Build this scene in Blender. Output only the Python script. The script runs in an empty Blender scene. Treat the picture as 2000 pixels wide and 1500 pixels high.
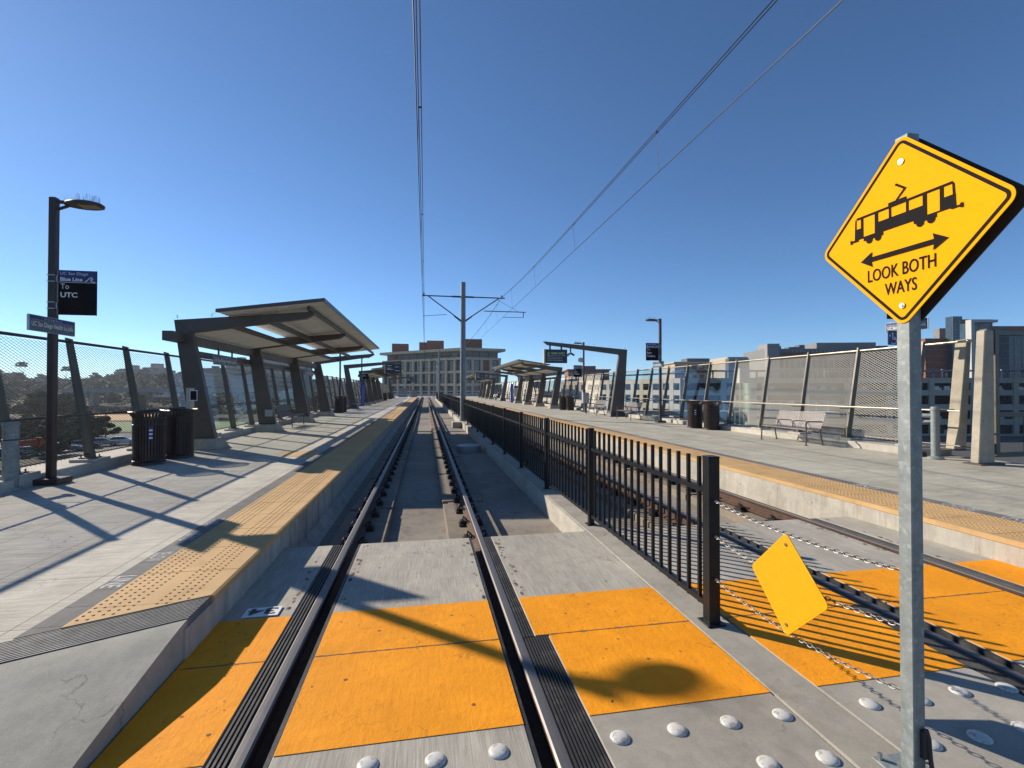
import bpy, bmesh, math, random
from mathutils import Vector, Matrix
random.seed(7)
R = math.radians
SC = bpy.context.scene
COL = SC.collection

# ------------------------------------------------------------------ camera, sky, sun, exposure
YAW, PIT, FPX, HC = math.atan2(169, 925), math.atan2(11, 925), 925.0, 1.74
cam = bpy.data.cameras.new('camera')
cam.sensor_width = 36
cam.lens = FPX / 2000 * 36
cam.clip_start = 0.05
cam.clip_end = 6000
co = bpy.data.objects.new('camera', cam)
COL.objects.link(co)
co.location = (0, 0, HC)
co.rotation_euler = (math.pi / 2 + PIT, 0, -YAW)
SC.camera = co

SUN = Vector((-0.745, 0.667, 0.516)).normalized()
EL = math.asin(SUN.z)
w = bpy.data.worlds.new('World')
SC.world = w
w.use_nodes = True
nt = w.node_tree
bg = nt.nodes['Background']
sky = nt.nodes.new('ShaderNodeTexSky')
sky.sky_type = 'NISHITA'
sky.sun_disc = False
sky.sun_elevation = EL
sky.sun_rotation = math.atan2(SUN.x, SUN.y)
sky.air_density = 0.8
sky.dust_density = 0.12
sky.ozone_density = 6.0
sky.altitude = 1000
tint = nt.nodes.new('ShaderNodeMix')
tint.data_type = 'RGBA'
tint.blend_type = 'MULTIPLY'
tint.inputs[0].default_value = 1.0
tint.inputs[7].default_value = (0.88, 0.99, 1.0, 1)      # a clearer, less violet blue than the plain model
nt.links.new(sky.outputs[0], tint.inputs[6])
nt.links.new(tint.outputs[2], bg.inputs[0])
bg.inputs[1].default_value = 0.102
sl = bpy.data.lights.new('sun', 'SUN')
sl.energy = 5.0
sl.angle = R(0.53)
sl.color = (1.0, 0.90, 0.76)
so = bpy.data.objects.new('sun', sl)
COL.objects.link(so)
so.rotation_euler = (-SUN).to_track_quat('-Z', 'Y').to_euler()
SC.view_settings.view_transform = 'Standard'
SC.view_settings.look = 'None'
SC.view_settings.exposure = 0.5
SC.cycles.max_bounces = 6
SC.cycles.transparent_max_bounces = 24


def at(u, d):
    """ground point d metres out along the view axis, at a bearing given by u"""
    l = (u - 1000) / FPX * d
    return (math.cos(YAW) * l + math.sin(YAW) * d, -math.sin(YAW) * l + math.cos(YAW) * d)


# ------------------------------------------------------------------ materials
MATS = {}


def newmat(name):
    m = bpy.data.materials.new(name)
    m.use_nodes = True
    n = m.node_tree
    b = n.nodes['Principled BSDF']
    MATS[name] = m
    return m, n, b


def N(n, t, **k):
    x = n.nodes.new(t)
    for a, v in k.items():
        setattr(x, a, v)
    return x


def noise(n, co_, scale, detail=6, rough=0.6, stretch=None):
    t = N(n, 'ShaderNodeTexNoise')
    t.inputs['Scale'].default_value = scale
    t.inputs['Detail'].default_value = detail
    t.inputs['Roughness'].default_value = rough
    if stretch:
        mp = N(n, 'ShaderNodeMapping')
        mp.inputs['Scale'].default_value = stretch
        n.links.new(co_, mp.inputs[0])
        n.links.new(mp.outputs[0], t.inputs['Vector'])
    else:
        n.links.new(co_, t.inputs['Vector'])
    return t.outputs['Fac']


def ramp(n, fac, a, b, ca, cb):
    r = N(n, 'ShaderNodeValToRGB')
    r.color_ramp.elements[0].position = a
    r.color_ramp.elements[1].position = b
    r.color_ramp.elements[0].color = (*ca, 1)
    r.color_ramp.elements[1].color = (*cb, 1)
    n.links.new(fac, r.inputs[0])
    return r.outputs[0]


def mix(n, fac, a, b, mode='MIX'):
    x = N(n, 'ShaderNodeMix', data_type='RGBA', blend_type=mode)
    if isinstance(fac, float):
        x.inputs[0].default_value = fac
    else:
        n.links.new(fac, x.inputs[0])
    for s, v in ((6, a), (7, b)):
        if isinstance(v, tuple):
            x.inputs[s].default_value = (*v, 1)
        else:
            n.links.new(v, x.inputs[s])
    return x.outputs[2]


def bump(n, b, h, strength=0.3, dist=0.01):
    x = N(n, 'ShaderNodeBump')
    x.inputs['Strength'].default_value = strength
    x.inputs['Distance'].default_value = dist
    n.links.new(h, x.inputs['Height'])
    n.links.new(x.outputs[0], b.inputs['Normal'])
    return x


def sc3(c, k):
    return tuple(min(1, x * k) for x in c)


def pm(name, col, rough=0.6, metal=0.0, var=0.25, scale=4.0, bmp=0.0, bs=80, stretch=None, spec=0.5, dirt=None, dscale=1.5, dlo=0.5, dhi=0.7, emit=None):
    m, n, b = newmat(name)
    tc = N(n, 'ShaderNodeTexCoord').outputs['Object']
    f = noise(n, tc, scale, 7, 0.62, stretch)
    c = ramp(n, f, 0.3, 0.7, sc3(col, 1 - var), sc3(col, 1 + var))
    if dirt:
        d = noise(n, tc, dscale, 8, 0.7)
        fac = ramp(n, d, dlo, dhi, (0, 0, 0), (1, 1, 1))
        c = mix(n, fac, c, dirt)
    n.links.new(c, b.inputs['Base Color'])
    rr = noise(n, tc, scale * 3, 3)
    mr = N(n, 'ShaderNodeMapRange')
    mr.inputs[3].default_value = max(0.03, rough - 0.12)
    mr.inputs[4].default_value = min(1, rough + 0.12)
    n.links.new(rr, mr.inputs[0])
    n.links.new(mr.outputs[0], b.inputs['Roughness'])
    b.inputs['Metallic'].default_value = metal
    b.inputs['Specular IOR Level'].default_value = spec
    if bmp:
        bump(n, b, noise(n, tc, bs, 5, 0.7, stretch), bmp, 0.01)
    if emit:
        b.inputs['Emission Color'].default_value = (*emit[0], 1)
        b.inputs['Emission Strength'].default_value = emit[1]
    return m


def concrete(name, base, grooves=None, broom=None, stain=(0.09, 0.075, 0.06), stain_amt=0.35, drip=False):
    """concrete with blotches, speckle, optional joint lines [(axis, start, pitch)] and broom finish along an axis"""
    m, n, b = newmat(name)
    tc = N(n, 'ShaderNodeTexCoord').outputs['Object']
    big = noise(n, tc, 0.7, 9, 0.68)
    c = ramp(n, big, 0.32, 0.72, sc3(base, 0.78), sc3(base, 1.16))
    mid = noise(n, tc, 6, 10, 0.75, (1.0, 0.25, 1.0) if broom == 'y' else ((0.2, 1.0, 1.0) if broom == 'x' else None))
    c = mix(n, 0.55, c, ramp(n, mid, 0.3, 0.7, (0.36, 0.36, 0.36), (0.66, 0.65, 0.63)), 'OVERLAY')
    sp = noise(n, tc, 140, 3, 0.8)
    c = mix(n, 0.5, c, ramp(n, sp, 0.3, 0.68, (0.38, 0.38, 0.38), (0.6, 0.6, 0.6)), 'OVERLAY')
    st = noise(n, tc, 2.3, 12, 0.74)
    sf = ramp(n, st, 0.56, 0.74, (0, 0, 0), (stain_amt,) * 3)
    c = mix(n, sf, c, stain)
    # gum spots, pits and hairline cracks
    v = N(n, 'ShaderNodeTexVoronoi')
    v.inputs['Scale'].default_value = 3.1
    n.links.new(tc, v.inputs['Vector'])
    wob0 = N(n, 'ShaderNodeMath', operation='MULTIPLY_ADD')
    n.links.new(noise(n, tc, 30, 5, 0.8), wob0.inputs[0])
    wob0.inputs[1].default_value = -0.10
    n.links.new(v.outputs['Distance'], wob0.inputs[2])
    c = mix(n, ramp(n, wob0.outputs[0], -0.018, 0.0, (0.7,) * 3, (0, 0, 0)), c, sc3(base, 0.3))
    wv = N(n, 'ShaderNodeVectorMath', operation='MULTIPLY_ADD')
    nz = N(n, 'ShaderNodeTexNoise')
    nz.inputs['Scale'].default_value = 2.5
    nz.inputs['Detail'].default_value = 8
    n.links.new(tc, nz.inputs['Vector'])
    n.links.new(nz.outputs['Color'], wv.inputs[0])
    wv.inputs[1].default_value = (0.7, 0.7, 0.7)
    n.links.new(tc, wv.inputs[2])
    ve = N(n, 'ShaderNodeTexVoronoi', feature='DISTANCE_TO_EDGE')
    ve.inputs['Scale'].default_value = 0.55
    n.links.new(wv.outputs[0], ve.inputs['Vector'])
    ck = ramp(n, ve.outputs['Distance'], 0.0008, 0.0035, (0.55,) * 3, (0, 0, 0))
    gate = ramp(n, noise(n, tc, 0.9, 3), 0.5, 0.56, (0, 0, 0), (1, 1, 1))
    c = mix(n, mix(n, 1.0, ck, gate, 'MULTIPLY'), c, sc3(base, 0.3))
    wst = noise(n, tc, 0.45, 12, 0.8, (1.0, 0.4, 1.0))
    c = mix(n, ramp(n, wst, 0.55, 0.62, (0, 0, 0), (0.28,) * 3), c, sc3(base, 1.45))
    c = mix(n, ramp(n, wst, 0.36, 0.44, (0.42,) * 3, (0, 0, 0)), c, sc3(base, 0.5))
    if drip:
        dr = noise(n, tc, 3.5, 8, 0.75, (1.0, 1.6, 0.12))
        df = ramp(n, dr, 0.5, 0.72, (0, 0, 0), (0.6,) * 3)
        c = mix(n, df, c, (0.16, 0.11, 0.07))
        dr2 = noise(n, tc, 6.5, 8, 0.75, (1.0, 1.3, 0.1))
        df2 = ramp(n, dr2, 0.54, 0.7, (0, 0, 0), (0.55,) * 3)
        c = mix(n, df2, c, (0.55, 0.53, 0.5))
    h = noise(n, tc, 90, 6, 0.7)
    if broom:
        s = (55, 1.5, 1) if broom == 'y' else (1.5, 55, 1)
        h2 = noise(n, tc, 2.4, 4, 0.6, s)
        mm = N(n, 'ShaderNodeMath', operation='ADD')
        n.links.new(h, mm.inputs[0])
        n.links.new(h2, mm.inputs[1])
        h = mm.outputs[0]
        c = mix(n, 0.8, c, ramp(n, h2, 0.3, 0.7, (0.34, 0.34, 0.34), (0.64, 0.64, 0.64)), 'OVERLAY')
    if grooves:
        sx = N(n, 'ShaderNodeSeparateXYZ')
        wob = noise(n, tc, 3, 4)
        n.links.new(tc, sx.inputs[0])
        for ax, start, pitch in grooves:
            a = N(n, 'ShaderNodeMath', operation='SUBTRACT')
            n.links.new(sx.outputs[ax], a.inputs[0])
            a.inputs[1].default_value = start
            wm = N(n, 'ShaderNodeMath', operation='MULTIPLY_ADD')
            n.links.new(wob, wm.inputs[0])
            wm.inputs[1].default_value = 0.006
            n.links.new(a.outputs[0], wm.inputs[2])
            p = N(n, 'ShaderNodeMath', operation='PINGPONG')
            n.links.new(wm.outputs[0], p.inputs[0])
            p.inputs[1].default_value = pitch / 2
            lt = N(n, 'ShaderNodeMapRange')
            n.links.new(p.outputs[0], lt.inputs[0])
            lt.inputs[1].default_value = 0.002
            lt.inputs[2].default_value = 0.007
            lt.inputs[3].default_value = 0.7
            lt.inputs[4].default_value = 0.0
            c = mix(n, lt.outputs[0], c, sc3(base, 0.22))
    n.links.new(c, b.inputs['Base Color'])
    b.inputs['Roughness'].default_value = 0.85
    b.inputs['Specular IOR Level'].default_value = 0.15
    bump(n, b, h, 0.35, 0.004)
    return m


concrete('plat_left', (0.48, 0.45, 0.385), [(0, -3.3, 0.76), (1, 3.48, 0.87)], broom='x')
concrete('plat_right', (0.43, 0.405, 0.33), [(0, 8.3, 1.52), (1, 3.48, 1.74)], broom='x', stain_amt=0.3)
concrete('ramp_conc', (0.37, 0.355, 0.30), stain_amt=0.25)
concrete('slab_conc', (0.40, 0.375, 0.32), broom='y', stain=(0.13, 0.085, 0.06), stain_amt=0.5)
concrete('slab_plain', (0.34, 0.32, 0.275), stain_amt=0.3)
concrete('divider_conc', (0.34, 0.315, 0.265), stain_amt=0.75, stain=(0.11, 0.10, 0.085))
concrete('wall_conc', (0.44, 0.41, 0.35), drip=True)
concrete('curb_conc', (0.45, 0.42, 0.36), [(1, 1.1, 2.4)], stain_amt=0.35)
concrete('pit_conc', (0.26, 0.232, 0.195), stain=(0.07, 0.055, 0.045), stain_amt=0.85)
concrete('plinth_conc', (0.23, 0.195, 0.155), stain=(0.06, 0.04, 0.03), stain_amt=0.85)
concrete('precast', (0.40, 0.36, 0.285), stain_amt=0.25)
concrete('strip_grey', (0.17, 0.168, 0.162), [(1, 3.48, 0.285)], stain_amt=0.15)


def paint(name, base, worn):
    m, n, b = newmat(name)
    tc = N(n, 'ShaderNodeTexCoord').outputs['Object']
    f = noise(n, tc, 2.2, 9, 0.7)
    c = ramp(n, f, 0.3, 0.75, sc3(base, 0.86), sc3(base, 1.1))
    g = noise(n, tc, 9, 10, 0.72)
    gf = ramp(n, g, 0.58, 0.70, (0, 0, 0), (0.6,) * 3)
    c = mix(n, gf, c, worn)
    pl = noise(n, tc, 1.1, 10, 0.75)
    c = mix(n, ramp(n, pl, 0.54, 0.68, (0, 0, 0), (0.4,) * 3), c, sc3(base, 1.25))
    sm = noise(n, tc, 2.0, 9, 0.78, (2.6, 1.0, 1.0))
    c = mix(n, ramp(n, sm, 0.6, 0.72, (0, 0, 0), (0.5,) * 3), c, (0.36, 0.17, 0.035))
    ln = noise(n, tc, 4.0, 10, 0.8, (1.0, 14.0, 1.0))
    c = mix(n, ramp(n, ln, 0.66, 0.70, (0, 0, 0), (0.5,) * 3), c, (0.25, 0.12, 0.03))
    # small chips that show the slab below
    v = N(n, 'ShaderNodeTexVoronoi')
    v.inputs['Scale'].default_value = 4.2
    v.inputs['Randomness'].default_value = 1
    n.links.new(tc, v.inputs['Vector'])
    nd = noise(n, tc, 45, 6, 0.8)
    s = N(n, 'ShaderNodeMath', operation='MULTIPLY_ADD')
    n.links.new(nd, s.inputs[0])
    s.inputs[1].default_value = -0.10
    n.links.new(v.outputs['Distance'], s.inputs[2])
    cf = ramp(n, s.outputs[0], -0.022, -0.008, (0.85,) * 3, (0, 0, 0))
    c = mix(n, cf, c, (0.12, 0.07, 0.03))
    wv = N(n, 'ShaderNodeVectorMath', operation='MULTIPLY_ADD')
    nz = N(n, 'ShaderNodeTexNoise')
    nz.inputs['Scale'].default_value = 4
    nz.inputs['Detail'].default_value = 9
    n.links.new(tc, nz.inputs['Vector'])
    n.links.new(nz.outputs['Color'], wv.inputs[0])
    wv.inputs[1].default_value = (0.5, 0.5, 0.5)
    n.links.new(tc, wv.inputs[2])
    ve = N(n, 'ShaderNodeTexVoronoi', feature='DISTANCE_TO_EDGE')
    ve.inputs['Scale'].default_value = 1.6
    n.links.new(wv.outputs[0], ve.inputs['Vector'])
    ck = ramp(n, ve.outputs['Distance'], 0.001, 0.006, (0.75,) * 3, (0, 0, 0))
    gate = ramp(n, noise(n, tc, 1.9, 4, 0.7), 0.5, 0.58, (0, 0, 0), (1, 1, 1))
    ckm = mix(n, 1.0, ck, gate, 'MULTIPLY')
    c = mix(n, ckm, c, (0.30, 0.12, 0.02))
    n.links.new(c, b.inputs['Base Color'])
    b.inputs['Roughness'].default_value = 0.7
    b.inputs['Specular IOR Level'].default_value = 0.15
    h = noise(n, tc, 11, 12, 0.78)
    # brush-marked ridges of thick paint
    h2 = noise(n, tc, 3, 6, 0.7, (9, 1.2, 1))
    mm = N(n, 'ShaderNodeMath', operation='MULTIPLY_ADD')
    n.links.new(h2, mm.inputs[0])
    mm.inputs[1].default_value = 0.4
    n.links.new(h, mm.inputs[2])
    bump(n, b, mm.outputs[0], 0.5, 0.018)
    return m


paint('orange_paint', (0.86, 0.32, 0.012), (0.50, 0.19, 0.018))
pm('tactile', (0.53, 0.34, 0.155), 0.75, var=0.12, scale=2, bmp=0.15, bs=120, spec=0.2, dirt=(0.38, 0.235, 0.10), dscale=3, dlo=0.55, dhi=0.8)
pm('rust_stain', (0.15, 0.095, 0.06), 0.9, var=0.3, scale=20)
pm('rubber', (0.022, 0.022, 0.023), 0.6, var=0.3, bmp=0.2, dirt=(0.09, 0.085, 0.075), dscale=6, dlo=0.5, dhi=0.8)
pm('grey_rubber', (0.13, 0.135, 0.13), 0.7, var=0.2, bmp=0.2, dirt=(0.22, 0.21, 0.19), dscale=5)
pm('rail_top', (0.15, 0.14, 0.135), 0.5, 0.5, var=0.08, scale=3, stretch=(30, 1, 1))
pm('rail_side', (0.085, 0.045, 0.028), 0.75, 0.2, var=0.35, scale=8, bmp=0.3)
pm('fastener', (0.022, 0.018, 0.016), 0.6, 0.3, var=0.4, scale=10)
pm('black_paint', (0.009, 0.0095, 0.011), 0.4, 0.0, var=0.3, scale=5, spec=0.3)
pm('brown_steel', (0.096, 0.076, 0.062), 0.42, 0.1, var=0.15, scale=1.5, spec=0.5)
pm('lamp_brown', (0.055, 0.034, 0.029), 0.42, 0.2, var=0.2, scale=3)
pm('bin_brown', (0.042, 0.028, 0.024), 0.38, 0.2, var=0.25, scale=5)
pm('fence_post', (0.13, 0.115, 0.09), 0.45, 0.25, var=0.15, scale=2)
pm('fence_rail', (0.42, 0.37, 0.28), 0.35, 0.5, var=0.15, scale=2)
pm('mesh_backlit', (0.05, 0.048, 0.045), 0.5, 0.4, var=0.1, scale=2)  # darkened: the look of mesh against the sun is in the colour
pm('mesh_sunlit', (0.36, 0.34, 0.29), 0.5, 0.2, var=0.1, scale=2)  # same mesh, lightened: sunlight on the strands is in the colour
pm('soffit', (0.80, 0.79, 0.75), 0.6, 0.0, var=0.10, scale=1.2, stretch=(1, 14, 1), dirt=(0.60, 0.57, 0.52), dscale=2.5, dlo=0.5, dhi=0.85)
pm('white_soffit', (0.46, 0.45, 0.42), 0.7, var=0.1, scale=1)
pm('galv', (0.215, 0.24, 0.235), 0.6, 0.25, var=0.22, scale=14, bmp=0.05, dirt=(0.33, 0.355, 0.345), dscale=26, dlo=0.52, dhi=0.66)
pm('chain_metal', (0.22, 0.21, 0.20), 0.5, 0.6, var=0.3, scale=40)
pm('steel_bolt', (0.5, 0.5, 0.48), 0.35, 0.9, var=0.15)
pm('sign_yellow', (0.92, 0.375, 0.003), 0.8, var=0.03, scale=30, spec=0.08)
pm('plate_yellow', (0.72, 0.345, 0.004), 0.7, var=0.05, scale=20, spec=0.15)
pm('sign_black', (0.016, 0.014, 0.015), 0.85, var=0.2, spec=0.08)
pm('sign_back', (0.05, 0.047, 0.045), 0.55, 0.3, var=0.2)
pm('sign_blue', (0.025, 0.03, 0.15), 0.4, var=0.1)
pm('sign_grey', (0.10, 0.12, 0.14), 0.4, var=0.1)
pm('white_letters', (0.78, 0.78, 0.78), 0.5, var=0.05)
pm('worn_letters', (0.42, 0.42, 0.41), 0.7, var=0.3, scale=60)
pm('dim_letters', (0.45, 0.46, 0.5), 0.5, var=0.05)
pm('white_ceramic', (0.58, 0.57, 0.53), 0.4, var=0.1, scale=12, dirt=(0.25, 0.23, 0.20), dscale=26, dlo=0.5, dhi=0.66, bmp=0.05)
pm('white_plate', (0.72, 0.76, 0.72), 0.4, var=0.06)
pm('marker_ink', (0.02, 0.02, 0.02), 0.5, var=0.2)
pm('pole_grey', (0.20, 0.225, 0.225), 0.5, 0.2, var=0.15, scale=2)
pm('arm_dark', (0.03, 0.035, 0.045), 0.5, 0.3, var=0.2)
pm('wire', (0.035, 0.032, 0.03), 0.5, 0.5, var=0.2)
pm('bench_metal', (0.16, 0.135, 0.13), 0.5, 0.1, var=0.15)
pm('bench_frame', (0.12, 0.105, 0.10), 0.4, 0.4, var=0.15)
pm('post_blue', (0.012, 0.05, 0.35), 0.4, var=0.1)
pm('poster', (0.55, 0.52, 0.42), 0.4, var=0.3, scale=3)
pm('screen_black', (0.012, 0.013, 0.02), 0.3, var=0.2)
pm('screen_green', (0.25, 0.4, 0.15), 0.4, emit=((0.35, 0.5, 0.2), 0.12))
pm('screen_white', (0.4, 0.45, 0.6), 0.4, emit=((0.4, 0.48, 0.7), 0.14))
pm('beige_box', (0.48, 0.44, 0.34), 0.5, var=0.1)
pm('grey_box', (0.33, 0.34, 0.34), 0.5, var=0.1)
pm('yellow_line', (0.75, 0.45, 0.10), 0.6, var=0.15)
pm('grass', (0.085, 0.16, 0.03), 0.9, var=0.3, scale=0.3)
pm('dry_ground', (0.055, 0.052, 0.028), 0.95, var=0.45, scale=0.05, spec=0.1, dirt=(0.025, 0.035, 0.014), dscale=0.03, dlo=0.4, dhi=0.6)
pm('asphalt', (0.07, 0.07, 0.07), 0.9, var=0.2, scale=0.3)
pm('court', (0.50, 0.27, 0.10), 0.9, var=0.15, scale=0.2)
pm('leaf_dark', (0.034, 0.046, 0.017), 0.9, spec=0.08, var=0.5, scale=0.6)
pm('leaf_olive', (0.062, 0.075, 0.024), 0.9, spec=0.08, var=0.5, scale=0.6)
pm('bark', (0.06, 0.045, 0.035), 0.9, var=0.3)
pm('viaduct', (0.36, 0.35, 0.33), 0.85, var=0.15, scale=0.5)
pm('cream_wall', (0.50, 0.44, 0.34), 0.8, var=0.08, scale=0.4)
pm('grey_wall', (0.36, 0.325, 0.265), 0.8, var=0.1, scale=0.4)  # greyer than the cream: the long garage side's shade is in the colour
pm('bld_conc', (0.42, 0.36, 0.27), 0.8, var=0.08, scale=0.4)
pm('bld_grey', (0.19, 0.19, 0.18), 0.7, var=0.08, scale=0.4)
pm('bld_dark', (0.10, 0.10, 0.11), 0.7, var=0.15, scale=0.4)
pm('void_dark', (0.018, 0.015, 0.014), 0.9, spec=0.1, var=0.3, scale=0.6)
pm('brick', (0.24, 0.085, 0.05), 0.8, var=0.15, scale=0.8)
pm('solar', (0.10, 0.13, 0.20), 0.25, 0.3, var=0.2, scale=1)
pm('far_wall', (0.27, 0.265, 0.255), 0.8, var=0.12, scale=0.1)
pm('tyre', (0.02, 0.02, 0.02), 0.8, var=0.2)
pm('rim_metal', (0.4, 0.4, 0.4), 0.3, 0.8, var=0.1)
pm('car_glass', (0.015, 0.02, 0.025), 0.08, 0.0, var=0.1, spec=0.8)
pm('car_silver', (0.30, 0.31, 0.32), 0.25, 0.4, var=0.05)
pm('car_white', (0.72, 0.73, 0.74), 0.2, 0.0, var=0.04, spec=0.7)
pm('car_dark', (0.025, 0.027, 0.033), 0.18, 0.1, var=0.1, spec=0.8)
pm('car_blue', (0.05, 0.09, 0.2), 0.2, 0.2, var=0.1, spec=0.8)
pm('car_red', (0.25, 0.03, 0.025), 0.2, 0.1, var=0.1, spec=0.8)
pm('green_glass', (0.20, 0.30, 0.24), 0.12, 0.0, var=0.1, spec=0.8)
pm('win_glass', (0.035, 0.045, 0.055), 0.08, 0.0, var=0.3, scale=0.6, spec=0.9)
pm('blue_glass', (0.04, 0.065, 0.085), 0.15, 0.0, var=0.3, scale=0.4, spec=0.5)
pm('skin', (0.45, 0.27, 0.19), 0.5, var=0.08)
pm('jeans', (0.06, 0.09, 0.17), 0.8, var=0.2, scale=8)
pm('black_cloth', (0.02, 0.02, 0.022), 0.85, var=0.2, scale=8)
pm('hair', (0.02, 0.014, 0.01), 0.6, var=0.2)


def glassmat(name, tint, mixf):
    m, n, b = newmat(name)
    n.nodes.remove(b)
    out = n.nodes['Material Output']
    tr = N(n, 'ShaderNodeBsdfTransparent')
    tr.inputs[0].default_value = (*tint, 1)
    gl = N(n, 'ShaderNodeBsdfGlossy')
    gl.inputs['Roughness'].default_value = 0.03
    gl.inputs['Color'].default_value = (0.9, 0.95, 1, 1)
    lw = N(n, 'ShaderNodeLayerWeight')
    lw.inputs[0].default_value = 0.25
    mr = N(n, 'ShaderNodeMapRange')
    mr.inputs[3].default_value = mixf
    mr.inputs[4].default_value = 0.10
    n.links.new(lw.outputs['Fresnel'], mr.inputs[0])
    mx = N(n, 'ShaderNodeMixShader')
    n.links.new(mr.outputs[0], mx.inputs[0])
    n.links.new(tr.outputs[0], mx.inputs[1])
    n.links.new(gl.outputs[0], mx.inputs[2])
    n.links.new(mx.outputs[0], out.inputs[0])
    return m


glassmat('clear_glass', (0.90, 0.92, 0.91), 0.02)


# ------------------------------------------------------------------ mesh builder
class MB:
    def __init__(s, T=None):
        s.v, s.f, s.m, s.T, s.mi = [], [], [], T, 0

    def add(s, vs, fs):
        k = len(s.v)
        s.v += [tuple(s.T(p)) for p in vs] if s.T else [tuple(p) for p in vs]
        s.f += [tuple(i + k for i in f) for f in fs]
        s.m += [s.mi] * len(fs)
        return s

    def hexa(s, p):
        return s.add(p, [(0, 3, 2, 1), (4, 5, 6, 7), (0, 1, 5, 4), (1, 2, 6, 5), (2, 3, 7, 6), (3, 0, 4, 7)])

    def box(s, x0, x1, y0, y1, z0, z1):
        return s.hexa([(x0, y0, z0), (x1, y0, z0), (x1, y1, z0), (x0, y1, z0), (x0, y0, z1), (x1, y0, z1), (x1, y1, z1), (x0, y1, z1)])

    def prism(s, poly, ax, a, b):
        """poly is a list of 2-D points in the plane across axis ax"""
        def P(p, t):
            return (t, p[0], p[1]) if ax == 'x' else ((p[0], t, p[1]) if ax == 'y' else (p[0], p[1], t))
        n = len(poly)
        vs = [P(p, a) for p in poly] + [P(p, b) for p in poly]
        fs = [tuple(range(n))[::-1], tuple(range(n, 2 * n))] + [(i, (i + 1) % n, n + (i + 1) % n, n + i) for i in range(n)]
        return s.add(vs, fs)

    def tube(s, p, q, r, n=8, r2=None, cap=True):
        p, q = Vector(p), Vector(q)
        d = (q - p).normalized()
        u = d.orthogonal().normalized()
        v_ = d.cross(u)
        r2 = r if r2 is None else r2
        vs = []
        for c, rr in ((p, r), (q, r2)):
            vs += [c + u * math.cos(2 * math.pi * i / n) * rr + v_ * math.sin(2 * math.pi * i / n) * rr for i in range(n)]
        fs = [(i, (i + 1) % n, n + (i + 1) % n, n + i) for i in range(n)]
        if cap:
            fs += [tuple(range(n))[::-1], tuple(range(n, 2 * n))]
        return s.add(vs, fs)

    def path(s, pts, r, n=8):
        for a, b in zip(pts, pts[1:]):
            s.tube(a, b, r, n)
        return s

    def bar(s, p, q, w_, h):
        """rectangular bar from p to q, w_ across (horizontal), h along the other axis"""
        p, q = Vector(p), Vector(q)
        d = (q - p).normalized()
        a = d.cross(Vector((0, 0, 1)))
        a = a.normalized() if a.length > 1e-4 else Vector((1, 0, 0))
        b = a.cross(d).normalized()
        vs = []
        for c in (p, q):
            vs += [c - a * w_ / 2 - b * h / 2, c + a * w_ / 2 - b * h / 2, c + a * w_ / 2 + b * h / 2, c - a * w_ / 2 + b * h / 2]
        return s.add(vs, [(0, 3, 2, 1), (4, 5, 6, 7), (0, 1, 5, 4), (1, 2, 6, 5), (2, 3, 7, 6), (3, 0, 4, 7)])

    def lathe(s, prof, cx, cy, n=24, sx=1, sy=1):
        k = len(prof)
        vs = [(cx + r * sx * math.cos(2 * math.pi * i / n), cy + r * sy * math.sin(2 * math.pi * i / n), z) for i in range(n) for r, z in prof]
        fs = [(i * k + j, ((i + 1) % n) * k + j, ((i + 1) % n) * k + j + 1, i * k + j + 1) for i in range(n) for j in range(k - 1)]
        return s.add(vs, fs)

    def text(s, txt, o, ux, uy, w_, h, bold=0.0):
        """text fitted into a w_ x h box whose lower corner is o, along ux and uy"""
        vs, fs = glyphs(txt, bold)
        xs = [p[0] for p in vs]
        ys = [p[1] for p in vs]
        x0, x1, y0, y1 = min(xs), max(xs), min(ys), max(ys)
        o, ux, uy = Vector(o), Vector(ux), Vector(uy)
        return s.add([o + ux * ((p[0] - x0) / (x1 - x0) * w_) + uy * ((p[1] - y0) / (y1 - y0) * h) for p in vs], fs)

    def build(s, name, mat, parent=None, smooth=False, norm=True, bev=0.0):
        me = bpy.data.meshes.new(name)
        o = bpy.data.objects.new(name, me)
        org = Vector((0, 0, 0))
        if parent is not None:
            r = parent
            while r.parent:
                r = r.parent
            org = r.location
            o.parent = parent
        me.from_pydata([tuple(Vector(p) - org) for p in s.v], [], s.f)
        if norm or bev:
            bm = bmesh.new()
            bm.from_mesh(me)
            if bev:
                bmesh.ops.bevel(bm, geom=list(bm.edges), offset=bev, segments=1, affect='EDGES', clamp_overlap=True)
            bmesh.ops.recalc_face_normals(bm, faces=bm.faces)
            bm.to_mesh(me)
            bm.free()
        for x in (mat if isinstance(mat, (list, tuple)) else [mat]):
            me.materials.append(MATS[x])
        if isinstance(mat, (list, tuple)) and not bev:
            me.polygons.foreach_set('material_index', s.m)
        if smooth:
            me.polygons.foreach_set('use_smooth', [True] * len(me.polygons))
            try:
                me.set_sharp_from_angle(angle=R(40))
            except Exception:
                pass
        COL.objects.link(o)
        return o


_G = {}


def glyphs(txt, bold):
    k = (txt, bold)
    if k not in _G:
        cu = bpy.data.curves.new('lettering', 'FONT')
        cu.body = txt
        cu.offset = bold
        cu.resolution_u = 3
        ob = bpy.data.objects.new('lettering', cu)
        me = ob.to_mesh()
        _G[k] = ([tuple(x.co) for x in me.vertices], [tuple(p.vertices) for p in me.polygons])
        ob.to_mesh_clear()
        bpy.data.objects.remove(ob)
        bpy.data.curves.remove(cu)
    return _G[k]


def tag(o, label, cat, group=None):
    o['label'] = label
    o['category'] = cat
    if group:
        o['group'] = group
    return o


def thing(name, label, cat, loc, group=None):
    o = bpy.data.objects.new(name, None)
    o.empty_display_size = 0.1
    COL.objects.link(o)
    o.location = loc
    return tag(o, label, cat, group)


def struct(o, kind='structure'):
    o['kind'] = kind
    return o


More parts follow.
